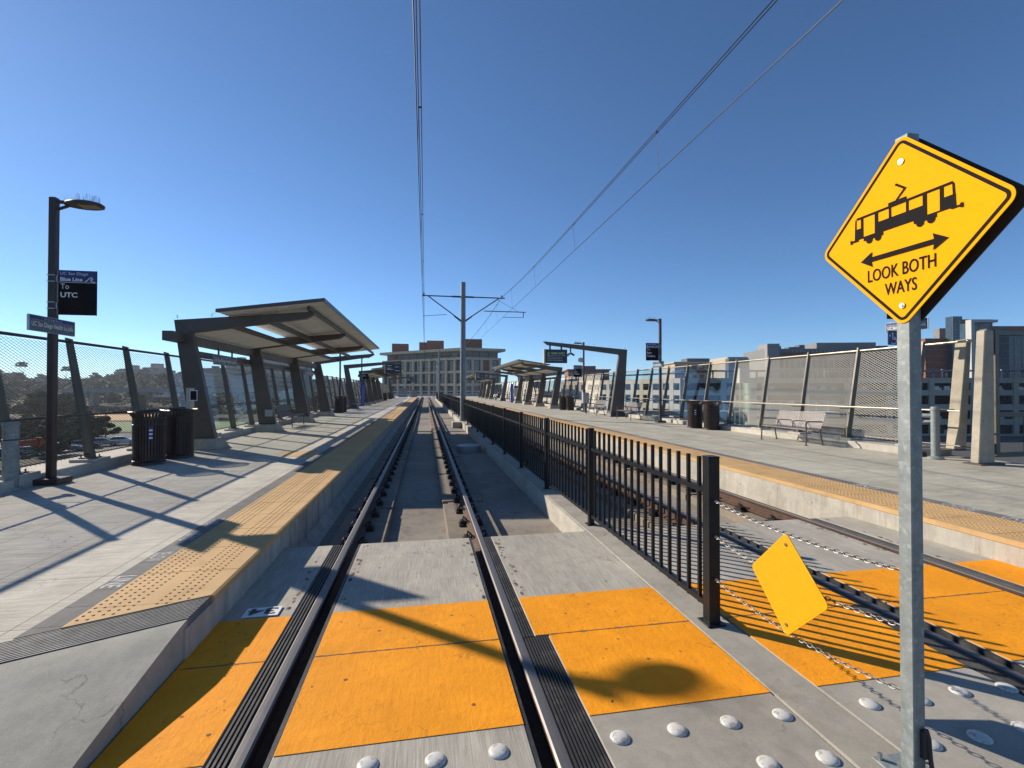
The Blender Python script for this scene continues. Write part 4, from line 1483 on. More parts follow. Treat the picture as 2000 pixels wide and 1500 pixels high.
chain(.916, .905, .035, 'uppermost of the three sagging chains beside the yellow plate')
chain(.656, .650, .055, 'middle chain that passes behind the yellow plate')
chain(.343, .355, .060, 'lowest of the three chains, just above the pavement')
t = thing('yellow_plate', 'small ribbed yellow diamond plate hanging on the chains', 'plate', (2.10, 2.47, .3))
YP, ZP, HPD = 2.475, .59, .305
MB().prism(rounded_diamond(YP, ZP, HPD, .03), 'x', 2.098, 2.102).build('plate_body', 'plate_yellow', t)
m = MB()
k = 26
sd = HPD / math.sqrt(2) - .012
c = math.sqrt(.5)
for i in range(k):
    o_ = -sd + 2 * sd * (i + .5) / k
    e = .004
    L = sd - (.02 if abs(o_) > sd - .03 else 0)
    q = [(-L, o_ - e), (L, o_ - e), (L, o_ + e), (-L, o_ + e)]
    P2 = [(YP + (p[0] * c + p[1] * c), ZP + (p[0] * c - p[1] * c)) for p in q]
    r0 = [(YP + (-L * c + o_ * c), ZP + (-L * c - o_ * c)), (YP + (L * c + o_ * c), ZP + (L * c - o_ * c))]
    m.add([(2.098, *P2[0]), (2.098, *P2[1]), (2.098, *P2[2]), (2.098, *P2[3]), (2.0962, *r0[0]), (2.0962, *r0[1])], [(0, 1, 5, 4), (2, 3, 4, 5)])
m.build('ribs', 'plate_yellow', t)
for z in (ZP + .235, ZP - .235):
    MB().tube((2.096, YP, z), (2.092, YP, z), .010, 12).tube((2.092, YP, z), (2.088, YP, z), .005, 6).build('bolt', 'steel_bolt', t)

# ------------------------------------------------------------------ white ceramic markers and the 34 plate
dots = [(-.26, 2.30, 'between the rails, beside the shaded-side rail'), (.05, 2.27, 'between the rails, in the middle'), (.35, 2.27, 'between the rails, beside the rail near the fence'),
        (.96, 2.25, 'front row, first past the black rubber strip'), (1.27, 2.25, 'front row, second past the black rubber strip'), (1.57, 2.25, 'front row, third past the black rubber strip'), (1.88, 2.25, 'front row, beside the divider strip'),
        (1.17, 1.96, 'second row, cut by the picture edge, before the divider'), (1.57, 1.97, 'second row, cut by the picture edge'), (1.87, 1.95, 'second row, touching the divider strip'),
        (2.42, 2.24, 'beyond the divider, below the chains'), (2.73, 2.22, 'beyond the divider, half hidden by the sign post'), (3.03, 2.24, 'crossed by a chain shadow'), (3.34, 2.22, 'in shadow beside the rusty rail'),
        (2.44, 1.94, 'low beside the sign post foot'), (2.73, 1.93, 'inside the plate shadow'), (3.03, 1.94, 'at the picture edge inside the plate shadow')]
d0 = None
for x, y, lb in dots:
    if d0 is None:
        d0 = MB().lathe([(.050, .0), (.0495, .003), (.043, .009), (.032, .0135), (.017, .016), (0, .0168)], x, y, 24)
        d0.v = [(a, b_, c_) for a, b_, c_ in d0.v]
        me0 = MB()
        me0.v = [(a - x, b_ - y, c_) for a, b_, c_ in d0.v]
        me0.f, me0.m = d0.f, d0.m
        q = me0.build('round_marker', 'white_ceramic', smooth=True)
        d0 = q
    else:
        q = d0.copy()
        COL.objects.link(q)
    q.location = (x, y, .001)
    q.rotation_euler.z = random.uniform(0, 6)
    tag(q, 'white domed marker ' + lb, 'road marker', 'white domed ceramic markers')
t = thing('number_plate', 'small white plate with 34 upside down beside the orange paint', 'number plate', (-1.245, 3.99, 0))
MB().box(-1.375, -1.115, 3.925, 4.075, .0045, .012).build('plate', 'white_plate', t, bev=.001)
MB().text('34', (-1.14, 4.055, .0135), (-1, 0, 0), (0, -1, 0), .21, .11, .03).build('digits', 'marker_ink', t, norm=False)

# ------------------------------------------------------------------ overhead line
def mast(y, label):
    x = 2.06
    t_ = thing('catenary_mast', label, 'mast', (x, y, .002), 'overhead line masts')
    MB().tube((x, y, .03), (x, y, 7.74), .155, 20, r2=.135).tube((x, y, .002), (x, y, .05), .21, 16).build('pole', 'pole_grey', t_, smooth=True)
    for s, X in ((-1, -.2), (1, 4.42)):
        MB().tube((x, y, 6.93), (X, y, 6.93), .032, 8).tube((x + s * .1, y, 6.93), (x + s * .6, y, 6.93), .05, 8).build('bracket_arm', 'arm_dark', t_)
        MB().tube((x, y, 5.52), (X - s * .35, y, 6.9), .03, 8).tube((x + s * .1, y, 5.55), (x + s * .5, y, 5.86), .045, 8).build('strut', 'arm_dark', t_)
    MB().tube((1.15, y, 5.92), (-.14, y, 5.80), .013, 6).build('registration_arm', 'arm_dark', t_)
    m_ = MB().tube((3.22, y, 6.17), (5.64, y, 6.17), .024, 8).tube((5.5, y, 6.17), (5.5, y, 5.86), .024, 8).tube((5.5, y, 5.87), (4.30, y, 5.84), .013, 6).tube((3.95, y, 6.85), (5.2, y, 6.2), .008, 5)
    m_.build('registration_arm', 'arm_dark', t_)
    MB().tube((-.1, y, 6.93), (-.1, y, 7.08), .045, 8).tube((4.25, y, 6.93), (4.25, y, 7.08), .045, 8).build('insulator', 'arm_dark', t_)
    return t_


mast(26.5, 'tall grey mast with two bracket arms standing at the black fence')
mast(73.0, 'second, smaller grey mast in line behind the big one, in front of the concrete building')
mast(119.0, 'third and farthest grey mast seen against the concrete building')
tag(MB().box(1.42, 1.9, 25.4, 26.2, -.31, -.0).build('concrete_block', 'curb_conc', bev=.015), 'pale concrete block on the track bed at the foot of the tall mast', 'concrete block')


def mz(y):
    y0 = 26.5
    L = 46.3
    q = ((y - y0) / L) % 1.0
    return 6.56 + .44 * (2 * q - 1) ** 4 if y > -20 else 6.6


def lines(x, xm, label, dx):
    t_ = thing('overhead_wires', label, 'overhead wires', (x, -15, 5.8), 'overhead contact lines')
    MB().tube((x, -15, 5.83), (x, 135, 5.83), .0085, 6).build('contact_wire', 'wire', t_, norm=False)
    for e in (0, dx):
        pts = [(xm + e, -15 + 2 * i, mz(-15 + 2 * i)) for i in range(76)]
        MB().path(pts, .008, 5).build('carrier_wire', 'wire', t_, norm=False)
    m_ = MB()
    y = -7.0
    while y < 130:
        m_.tube((x, y, 5.83), (xm, y, mz(y)), .0035, 4, cap=False)
        m_.box(xm - .009, xm + .009 + dx, y - .012, y + .012, mz(y) - .01, mz(y) + .01)
        y += 5.06
    m_.build('dropper_wire', 'wire', t_, norm=False)
    return t_


lines(-.135, -.125, 'overhead wires above the open track beside the shaded platform', .045)
lines(4.30, 4.22, 'overhead wires above the far track behind the picket fence', .05)

# ------------------------------------------------------------------ seated person far down the sunny platform
def skin_body(parent, chains, mat, name):
    me = bpy.data.meshes.new(name)
    vs, es, rs = [], [], []
    for ch in chains:
        base = len(vs)
        for k_, (p, r_) in enumerate(ch):
            key = tuple(round(q, 3) for q in p)
            vs.append(key)
            rs.append(r_)
    # merge equal joints
    uniq, idx = {}, []
    vv, rr = [], []
    for p, r_ in zip(vs, rs):
        if p not in uniq:
            uniq[p] = len(vv)
            vv.append(p)
            rr.append(r_)
        idx.append(uniq[p])
    k_ = 0
    for ch in chains:
        for i in range(len(ch) - 1):
            es.append((idx[k_ + i], idx[k_ + i + 1]))
        k_ += len(ch)
    r0 = parent
    while r0.parent:
        r0 = r0.parent
    me.from_pydata([tuple(Vector(p) - r0.location) for p in vv], es, [])
    o_ = bpy.data.objects.new(name, me)
    COL.objects.link(o_)
    md = o_.modifiers.new('skin', 'SKIN')
    for i, q in enumerate(me.skin_vertices[0].data):
        q.radius = (rr[i], rr[i])
        q.use_root = (i == 0)
    sb = o_.modifiers.new('sub', 'SUBSURF')
    sb.levels = sb.render_levels = 1
    dg = bpy.context.evaluated_depsgraph_get()
    m2 = bpy.data.meshes.new_from_object(o_.evaluated_get(dg))
    bpy.data.objects.remove(o_)
    o2 = bpy.data.objects.new(name, m2)
    m2.materials.clear()
    m2.materials.append(MATS[mat])
    COL.objects.link(o2)
    o2.parent = parent
    return o2


px, py = 10.0, 66.0
S = HP
t = thing('person', 'person in dark top and blue jeans sitting on the distant bench', 'person', (px, py, HP))
hip = (px + .18, py, S + .55)
body = skin_body(t, [
    [(hip, .14), ((px + .20, py, S + .75), .13), ((px + .19, py, S + .98), .15), ((px + .15, py, S + 1.10), .06), ((px + .13, py, S + 1.2), .085), ((px + .12, py, S + 1.31), .09)],
    [(hip, .14), ((px + .12, py + .1, S + .53), .09), ((px - .25, py + .12, S + .53), .075), ((px - .28, py + .12, S + .1), .05), ((px - .42, py + .13, S + .05), .04)],
    [(hip, .14), ((px + .12, py - .1, S + .53), .09), ((px - .25, py - .12, S + .53), .075), ((px - .22, py - .12, S + .1), .05), ((px - .36, py - .13, S + .05), .04)],
    [((px + .19, py, S + .98), .15), ((px + .18, py + .19, S + .99), .06), ((px + .12, py + .25, S + .75), .045), ((px - .08, py + .12, S + .66), .032), ((px - .16, py + .06, S + .65), .03)],
    [((px + .19, py, S + .98), .15), ((px + .18, py - .19, S + .99), .06), ((px + .12, py - .25, S + .75), .045), ((px - .08, py - .12, S + .66), .032), ((px - .16, py - .06, S + .65), .03)]], 'skin', 'body')
skin_body(t, [[(hip, .15), ((px + .12, py + .1, S + .53), .10), ((px - .25, py + .12, S + .53), .086), ((px - .28, py + .12, S + .13), .062)],
              [(hip, .15), ((px + .12, py - .1, S + .53), .10), ((px - .25, py - .12, S + .53), .086), ((px - .22, py - .12, S + .13), .062)]], 'jeans', 'trousers')
skin_body(t, [[((px + .19, py, S + .62), .155), ((px + .20, py, S + .8), .145), ((px + .19, py, S + .98), .165)],
              [((px + .19, py, S + .98), .165), ((px + .18, py + .19, S + .99), .075), ((px + .12, py + .25, S + .75), .057), ((px - .05, py + .13, S + .665), .045)],
              [((px + .19, py, S + .98), .165), ((px + .18, py - .19, S + .99), .075), ((px + .12, py - .25, S + .75), .057), ((px - .05, py - .13, S + .665), .045)]], 'black_cloth', 'jacket')
MB().lathe([(0, S + 1.42), (.07, S + 1.41), (.1, S + 1.34), (.1, S + 1.24), (.07, S + 1.2)], px + .15, py, 12).build('hair', 'hair', t, smooth=True)

# ------------------------------------------------------------------ end of the platforms
t = thing('end_railing', 'white railing closing off the far end of the shaded platform', 'railing', (-4, FAR - .5, HP))
for z in (.75, 1.3):
    MB().tube((-6.6, FAR - .5, z), (-1.7, FAR - .5, z), .04, 6).build('horizontal_bar', 'white_soffit', t)
for i in range(5):
    MB().tube((-6.5 + i * 1.2, FAR - .5, HP), (-6.5 + i * 1.2, FAR - .5, 1.3), .035, 6).build('upright', 'brown_steel', t)
t = thing('guard_rail', 'long pale guard rail in front of the concrete building beyond the tracks', 'railing', (8, 132, 0))
for z in (.5, 1.3):
    MB().box(-22, 26, 131.9, 132.1, z - .1, z + .12).build('horizontal_bar', 'white_soffit', t)
for i in range(17):
    MB().box(-22 + i * 3, -21.8 + i * 3, 131.8, 132, -1, 1.3).build('upright', 'grey_box', t)
b = MB()
b.box(-26, 30, 128, 150, -2.5, -.35)
struct(b.build('embankment_ground', 'viaduct'))
for x, y, lb in ((-3.2, 100, 'dark signal post at the end of the shaded platform'), (7.4, 112, 'signal post standing past the far track')):
    t = thing('rail_signal', lb, 'signal', (x, y, 0), 'rail signals at the platform end')
    MB().tube((x, y, -.3), (x, y, 3.2), .07, 8).build('mast', 'grey_box', t)
    MB().box(x - .2, x + .2, y - .12, y + .05, 3.0, 3.9).build('signal_head', 'screen_black', t)
t = thing('equipment_cabinet', 'light grey equipment cabinet beyond the end of the shaded platform', 'cabinet', (-4.5, 104, -.3))
MB().box(-5.6, -3.8, 103.4, 104.4, -.3, 2.1).build('cabinet_body', 'far_wall', t, bev=.02)
MB().box(-4.72, -4.68, 103.38, 103.4, -.2, 2.0).build('door_gap', 'bld_dark', t)
t = thing('equipment_cabinet', 'small grey cabinet beside the rails in front of the guard rail', 'cabinet', (-2.6, 118, -.3))
MB().box(-3.4, -2.0, 117.5, 118.4, -.3, 1.6).build('cabinet_body', 'far_wall', t, bev=.02)
MB().box(-2.72, -2.68, 117.48, 117.5, -.2, 1.5).build('door_gap', 'bld_dark', t)

# ------------------------------------------------------------------ buildings
def frame_dir(p, q):
    p, q = Vector((*p, 0)), Vector((*q, 0))
    d = (q - p)
    L = d.length
    d.normalize()
    n_ = Vector((d.y, -d.x, 0))     # outward, towards the station for walls listed from left to right
    return p, d, n_, L


def fbox(m, P, a0, a1, z0, z1, o0, o1):
    """box on a facade: a along it, z up, o outwards"""
    p, d, n_, L = P
    c = [p + d * a + n_ * o for a, o in ((a0, o0), (a1, o0), (a1, o1), (a0, o1))]
    m.hexa([(v.x, v.y, z0) for v in c] + [(v.x, v.y, z1) for v in c])


def copies(first, P, offs):
    p, d, n_, L = P
    for a, z in offs:
        c = first.copy()
        c.location = first.location + d * a + Vector((0, 0, z))
        COL.objects.link(c)


# concrete frame building across the end of the line
t = thing('office_building', 'beige concrete grid building with flat overhanging roof at the end of the tracks', 'building', (*at(900, 152), -8.5))
A, Bc, Cc = at(748, 172), at(905, 151), at(976, 156)
FL = [(-8.5, -5.0), (-4.6, -.9), (-.3, 3.0), (3.7, 7.1), (7.9, 11.4)]
first_w = {}
for k, (P_, nb) in enumerate(((frame_dir(A, Bc), 10), (frame_dir(Bc, Cc), 4))):
    L = P_[3]
    pw = L / nb
    core = MB()
    fbox(core, P_, 0, L, -8.5, 11.5, -9, -.9)
    core.build('wall', 'brick', t)
    fr = MB()
    for i in range(nb + 1):
        fbox(fr, P_, i * pw - .42, i * pw + .42, -8.5, 11.9, -.9, .02)
    for z0, z1 in FL:
        fbox(fr, P_, -.5, L + .5, z1, z1 + .75, -.9, 0.0)
    fr.build('concrete_frame', 'bld_conc', t)
    w0 = MB()
    fbox(w0, P_, .44, pw - .44, FL[0][0], FL[0][0] + 3.3, -.85, -.75)
    fw = w0.build('window', 'win_glass', t)
    w1 = MB()
    for q in (.33, .66):
        fbox(w1, P_, pw * q - .05, pw * q + .05, FL[0][0], FL[0][0] + 3.3, -.75, -.68)
    fbox(w1, P_, .44, pw - .44, FL[0][0] + 2.2, FL[0][0] + 2.35, -.75, -.66)
    fm = w1.build('window_bars', 'bld_dark', fw)
    p_, d__, n__, L__ = P_
    for fl, (z0, z1) in enumerate(FL):
        for i in range(nb):
            if fl == 0 and i == 0:
                continue
            if (i * 7 + fl * 3 + k) % 11 == 5:
                continue
            c = fw.copy()
            c.location = d__ * (i * pw) + Vector((0, 0, z0 - FL[0][0]))
            COL.objects.link(c)
            c2 = fm.copy()
            c2.parent = c
            COL.objects.link(c2)
    up = MB()
    fbox(up, P_, .0, L, 11.9, 14.4, -9, -2.2)
    up.build('upper_storey', 'bld_grey', t)
    ub = MB()
    for i in range(nb + 1):
        fbox(ub, P_, i * pw - .15, i * pw + .15, 11.9, 14.3, -2.2, -2.1)
    ub.build('upper_posts', 'bld_dark', t)
    rf = MB()
    fbox(rf, P_, -2.2 if k == 0 else 0.01, L + (2.2 if k else .0), 14.35, 15.25, -11, -.3)
    rf.build('roof', 'bld_conc', t)
for u, w_, h, d in ((782, 5.8, 2.2, 173), (831, 4.4, 2.2, 168), (850, 5.8, 2.6, 166), (920, 7, 2.5, 160)):
    x, y = at(u, d)
    MB().box(x - w_ / 2, x + w_ / 2, y - 2, y + 2, 13.0, 15.25 + h + .9).build('roof_block', 'brick', t)

# parking garage: cream end wall, long wall greyed by painted-in shade, solar shades on top
t = thing('parking_garage', 'long open-sided concrete parking garage with solar shades behind the sunny platform', 'building', (*at(1333, 106), -8.5))
P1, P2 = frame_dir(at(1098, 152), at(1333, 106)), frame_dir(at(1333, 106), at(2150, 104))
GF = [(-8.0, -6.0), (-4.75, -2.8), (-1.5, .45), (1.65, 3.2)]
for (P_, pw, mt) in ((P1, 3.3, 'cream_wall'), (P2, 8.6, 'grey_wall')):
    L = P_[3]
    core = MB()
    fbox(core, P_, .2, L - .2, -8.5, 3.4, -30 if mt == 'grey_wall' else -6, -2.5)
    core.build('inner_shade', 'void_dark', t)  # solid near-black block, painted shade behind the open decks
    fr = MB()
    zprev = -8.5
    for z0, z1 in GF:
        fbox(fr, P_, 0, L, zprev, z0, -.3, 0)
        zprev = z1 if mt == 'cream_wall' else z1
    fbox(fr, P_, 0, L, zprev, 4.35, -.3, 0)
    nb = int(L / pw)
    for i in range(nb + 1):
        cw = .62 if mt == 'cream_wall' else .55
        fbox(fr, P_, i * L / nb - cw, i * L / nb + cw, -8.5, 4.3, -.35, .03 if mt == 'cream_wall' else .12)
    for z0, z1 in GF:
        fbox(fr, P_, 0.3, L - .3, z0 - .7, z0 - .3, -14 if mt == 'grey_wall' else -5, -.3)
    fr.build('wall', mt, t)
so_ = MB()
L = P2[3]
for i in range(9):
    a = L * (i + .05) / 9
    fbox(so_, P2, a, a + L / 9 * .93, 6.0, 6.15, -9, -1)
    for q in (.1, .8):
        fbox(so_, P2, a + L / 9 * q, a + L / 9 * q + .3, 4.0, 6.0, -5.2, -4.9)
so_.build('solar_shade', 'solar', t)
so_ = MB()
fbox(so_, P1, 20, P1[3], 5.6, 5.75, -8, -1.5)
fbox(so_, P1, 24, 24.3, 4, 5.6, -5, -4.7)
fbox(so_, P1, 44, 44.3, 4, 5.6, -5, -4.7)
so_.build('solar_shade', 'solar', t)
for i in range(6):
    x_ = MB()
    fbox(x_, P2, 6 + i * 13, 6.25 + i * 13, 4.3, 6.3 , -1.4, -1.2)
    x_.build('light_pole', 'white_soffit', t)

m = MB()
rq = random.Random(4)
for i in range(int(P2[3] / 8.6)):
    for z0, z1 in GF:
        a = P2[3] * i / int(P2[3] / 8.6)
        for q in range(3):
            if rq.random() < .6:
                o_ = a + 1.2 + q * 2.3
                fbox(m, P2, o_, o_ + 1.8, z0 - .3, z0 + rq.uniform(.25, .55), -2.3, -1.0)
                fbox(m, P2, o_ + .3, o_ + 1.5, z0 + .2, z0 + rq.uniform(.7, .9), -2.2, -1.2)
m.build('cars_inside', 'car_silver', t)
# hospital block
t = thing('hospital_block', 'wide grey hospital building with dark bands behind the parking garage', 'building', (*at(1492, 182), -8.5))
P_ = frame_dir(at(1494, 182), at(1760, 178))
L = P_[3]
m = MB()
fbox(m, P_, 0, L, -8.5, 17.4, -20, 0)
m.build('wall', 'bld_grey', t)
m = MB()
fbox(m, P_, L * .42, L * .86, 17.4, 19.9, -18, -3)
m.build('roof_block', 'bld_grey', t)
m = MB()
fbox(m, P_, 0, 4.5, -8.5, 19.2, .02, 2.2)
fbox(m, P_, 0, 4.5, 17.4, 19.2, -6, .02)
m.build('corner_tower', 'far_wall', t)
m = MB()
for z0, z1, mt_ in ((-6, -4, 1), (-2, 0, 1), (2, 4, 1), (6, 8.2, 1), (10, 13.0, 1)):
    fbox(m, P_, 5, L, z0, z1, .0, .12)
m.build('window_band', 'blue_glass', t)
m = MB()
for i in range(22):
    for z0, z1 in ((-6, -4), (-2, 0), (2, 4), (6, 8.2), (10, 13.0)):
        if (i * 5 + int(z0)) % 7:
            fbox(m, P_, 5 + (L - 5) * i / 22, 5.25 + (L - 5) * i / 22, z0, z1, .12, .3)
m.build('window_lattice', 'far_wall', t)
m = MB()
for i in range(26):
    a = L * (.2 + .78 * i / 26)
    fbox(m, P_, a, a + .25, 15.9, 16.6, .3, .55)
m.build('roof_vents', 'white_soffit', t)
m = MB()
for a, w2, h2 in ((.1, 3, 1.4), (.22, 4, 1.0), (.3, 2, 1.8), (.9, 3, 1.3)):
    fbox(m, P_, L * a, L * a + w2, 17.4, 17.4 + h2, -8, -4)
m.build('roof_unit', 'bld_dark', t)
m = MB()
fbox(m, P_, 4.6, L, 15.4, 15.9, .0, 1.0)
fbox(m, P_, 5, L * .45, 13.4, 14.4, .0, .5)
m.build('brown_band', 'brick', t)

# brick and glass hospital wing
t = thing('brick_glass_building', 'brick and glass building rising behind the tapered gate posts', 'building', (*at(1810, 150), -8.5))
for u0, u1, d, zt, mt_ in ((1808, 1850, 152, 18.2, 'brick'), (1846, 1864, 156, 18.0, 'blue_glass'), (1836, 1860, 176, 24.6, 'bld_grey'), (1862, 1880, 150, 25.0, 'blue_glass'), (1876, 1940, 166, 26.4, 'brick'), (1935, 2100, 170, 24.6, 'brick'), (1893, 1935, 128, 19.8, 'blue_glass'), (1936, 1972, 132, 19.0, 'bld_dark'), (1968, 2150, 150, 19.4, 'blue_glass')):
    P_ = frame_dir(at(u0, d), at(u1, d))
    m = MB()
    fbox(m, P_, 0, P_[3], -8.5, zt, -2.5, 0)
    wl = m.build('wall', mt_, t)
    m = MB()
    k = 0
    z = -6.0
    while z < zt - 1.5:
        fbox(m, P_, .02, P_[3] - .02, z, z + .12, .0, .08)
        z += 2.05
    m.build('floor_lines', 'far_wall', wl)
    if mt_ == 'blue_glass':
        m = MB()
        nb = max(2, int(P_[3] / 2.2))
        for i in range(nb + 1):
            fbox(m, P_, i * P_[3] / nb - .06, i * P_[3] / nb + .06, -8.5, zt, .0, .07)
        m.build('mullion', 'bld_grey', wl)
P_ = frame_dir(at(1890, 127.5), at(1936, 127.5))
m = MB()
fbox(m, P_, -.4, .5, -8.5, 20.4, 0.0, 1.6)
fbox(m, P_, .5, P_[3] + .4, 19.7, 20.4, 0.0, 1.6)
m.build('white_frame', 'white_soffit', t)

# smaller buildings behind the glass bays
for u0, u1, d, zt, mt_, lb in ((1318, 1424, 190, 12.6, 'bld_conc', 'low beige building with a dark roof box above the glass bays'), (1419, 1466, 165, 13.2, 'bld_conc', 'short sandy tower with rounded top beside the hospital'),
                               (1110, 1190, 210, 10.5, 'brick', 'distant brown building with rooftop pergola left of the frame column'), (1012, 1062, 230, 8.5, 'bld_dark', 'dark block partly hidden by the sunny canopy')):
    t = thing('background_building', lb, 'building', (*at(u0, d), -8.5), 'buildings beyond the garage')
    P_ = frame_dir(at(u0, d), at(u1, d))
    L = P_[3]
    m = MB()
    fbox(m, P_, 0, L, -8.5, zt, -15, 0)
    m.build('wall', mt_, t, bev=(.8 if u0 == 1419 else 0))
    m = MB()
    for z in (zt - 2.6, zt - 6.2, zt - 9.8):
        n2 = max(3, int(L / 3))
        for i in range(n2):
            fbox(m, P_, L * (i + .2) / n2, L * (i + .8) / n2, z, z + 1.5, .0, .06)
    if u0 != 1419:
        m.build('window_row', 'win_glass', t)
    if u0 != 1419:
        m = MB()
        fbox(m, P_, L * .28, L * .7, zt, zt + 1.9, -10, -3)
        m.build('roof_block', 'bld_dark', t)
        m = MB()
        fbox(m, P_, -.6, L + .6, zt - .25, zt + .3, -15, .8)
        m.build('roof_edge', mt_, t)
    else:
        m = MB()
        p, d_2, n_2, L2 = P_
        o_ = p + d_2 * (L * .22) + n_2 * .1
        m.text('UC San Diego', (o_.x, o_.y, zt - 2.0), d_2, (0, 0, 1), L * .6, 1.0, .03)
        m.build('lettering', 'sign_blue', t, norm=False)

# glass lift tower with its stair, between platform and garage
t = thing('lift_tower', 'slim pale green glass lift tower beyond the mesh fence', 'lift tower', (*at(1455, 55), -8.5))
P_ = frame_dir(at(1445, 55), at(1464, 55))
L = P_[3]
m = MB()
for a in (0, L - .12):
    for o_ in (-1.2, 0):
        fbox(m, P_, a, a + .12, -8.5, 4.2, o_ - .12, o_)
for i in range(10):
    fbox(m, P_, 0, L, -8.3 + i * 1.35, -8.2 + i * 1.35, -.1, .0)
m.build('steel_frame', 'green_glass', t)
m = MB()
fbox(m, P_, -.05, L + .05, 2.5, 4.2, -1.3, .06)
m.build('top_box', 'white_soffit', t, bev=.03)
m = MB()
fbox(m, P_, .13, L - .13, -8.5, 2.5, -1.1, -1.05)
m.build('glass', 'clear_glass', t)
t = thing('glass_lobby', 'green tinted glass lobby beside the lift tower', 'building', (*at(1466, 60), -8.5))
P_ = frame_dir(at(1465, 60), at(1478, 60))
m = MB()
fbox(m, P_, 0, P_[3], -8.5, 3.2, -1.5, 0)
m.build('wall', 'green_glass', t)
m = MB()
for i in range(8):
    fbox(m, P_, 0.01, P_[3] - .01, -8 + i * 1.4, -7.9 + i * 1.4, 0.0, .03)
m.build('floor_lines', 'white_soffit', t)
t = thing('footbridge', 'pale footbridge with railings below the platform handrail level', 'footbridge', (*at(1400, 60), -1))
P_ = frame_dir(at(1160, 62), at(1640, 58))
L = P_[3]
m = MB()
fbox(m, P_, 0, L, -1.6, -1.0, -2.4, 0)
m.build('deck', 'viaduct', t)
m = MB()
fbox(m, P_, 0, L, .3, .38, -.06, 0)
for i in range(22):
    fbox(m, P_, i * L / 22, i * L / 22 + .08, -1.0, .3, -.06, 0)
m.build('railing', 'white_soffit', t)
t = thing('outdoor_stair', 'pale steel outdoor staircase seen through the diamond mesh', 'staircase', (*at(1600, 46), -8.5))
P_ = frame_dir(at(1560, 46), at(1655, 46))
L = P_[3]
p, d_2, n_2, _ = P_
for q in range(2):
    for i in range(2):
        a = p + n_2 * (q * 1.4)
        a, c = (a + Vector((0, 0, -8.5 + i * 3.2)) + d_2 * (L if i % 2 else 0), a + Vector((0, 0, -5.3 + i * 3.2)) + d_2 * (0 if i % 2 else L))
        MB().bar(a, c, .06, .28).bar(a + Vector((0, 0, 1)), c + Vector((0, 0, 1)), .05, .05).build('stringer', 'white_soffit', t)
t2 = MB()
for k in range(15):
    for i in range(2):
        z = -8.5 + 3.2 * (k / 15) + i * 3.2
        aa = L * (k / 15) if i == 0 else L * (1 - k / 15)
        fbox(t2, P_, aa - .15, aa + .15, z, z + .05, 0, 1.4)
t2.build('tread', 'grey_wall', t)

# ------------------------------------------------------------------ valley side: viaduct, buildings on the hill
t = thing('road_viaduct', 'long pale elevated roadway crossing the valley behind the mesh fence', 'viaduct', (*at(200, 260), -8.5))
P_ = frame_dir(at(120, 262), at(700, 275))
L = P_[3]
m = MB()
fbox(m, P_, 0, L, .2, 1.6, -10, 0)
fbox(m, P_, 0, L, 1.6, 2.5, -.3, .15)
m.build('deck', 'viaduct', t)
m = MB()
fbox(m, P_, 0, L, 5.0, 5.1, -.2, -.1)
for i in range(40):
    fbox(m, P_, i * L / 40, i * L / 40 + .15, 2.5, 5.1, -.2, -.1)
m.build('railing', 'far_wall', t)
for i in range(6):
    m = MB()
    fbox(m, P_, L * (i + .5) / 6 - 1, L * (i + .5) / 6 + 1, -8.6, .2, -7, -3)
    m.build('pier', 'viaduct', t)

hb = [(1262 - 1110 + 80, 262, 560, 31, 'hospital tower with stepped outline on the wooded hill, first behind the fence'), (283, 311, 600, 35, 'stepped pale tower beside the low terraced block on the hill'),
      (268, 345, 540, 24, 'low terraced pale building with white lines on the hill')]
for u0, u1, d, zt, lb in hb:
    t = thing('hill_building', lb, 'building', (*at(u0, d), 0), 'buildings on the far hill')
    P_ = frame_dir(at(u0, d), at(u1, d))
    L = P_[3]
    m = MB()
    fbox(m, P_, 0, L, -8, zt * .86, -20, 0)
    m.build('wall', 'far_wall', t)
    m = MB()
    fbox(m, P_, L * .3, L * .75, zt * .86, zt, -14, -2)
    m.build('roof_block', 'far_wall', t)
    m = MB()
    for i in range(7):
        fbox(m, P_, .5, L - .5, zt * .86 - 2.2 - i * 3.6, zt * .86 - 1.0 - i * 3.6, 0, .2)
    m.build('window_band', 'win_glass', t)
k = 0
for u0, u1, d, zt, mt_, lb in ((505, 560, 330, 28, 'far_wall', 'wide pale glassy block seen between the first two canopy columns'), (440, 500, 380, 26, 'bld_grey', 'grey block behind the hung name board of the big canopy'), (560, 592, 300, 27, 'far_wall', 'tall pale tower seen between the middle canopy columns'), (395, 440, 400, 20, 'bld_grey', 'low grey block just past the first canopy column'),
                               (30, 110, 430, 10, 'far_wall', 'long low pale hall below the hill line by the big lamp post'), (610, 655, 330, 9, 'far_wall', 'pale low block past the last canopy column'), (130, 185, 470, 9, 'bld_conc', 'low sandy building between the first leaning fence posts'), (300, 345, 300, -2, 'white_soffit', 'white low shed in front of the hill trees')):
    t = thing('valley_building', lb, 'building', (*at(u0, d), -8.5), 'buildings across the valley')
    P_ = frame_dir(at(u0, d), at(u1, d))
    L = P_[3]
    m = MB()
    fbox(m, P_, 0, L, -8.5, zt, -14, 0)
    m.build('wall', mt_, t)
    m = MB()
    z = zt - 2.6
    while z > max(-6, zt - 26):
        fbox(m, P_, L * .04, L * .96, z, z + 1.4, 0, .15)
        z -= 3.7
    m.build('window_band', 'win_glass', t)
    m = MB()
    fbox(m, P_, L * .3, L * .5, zt, zt + 2, -8, -3)
    m.build('roof_block', mt_, t)

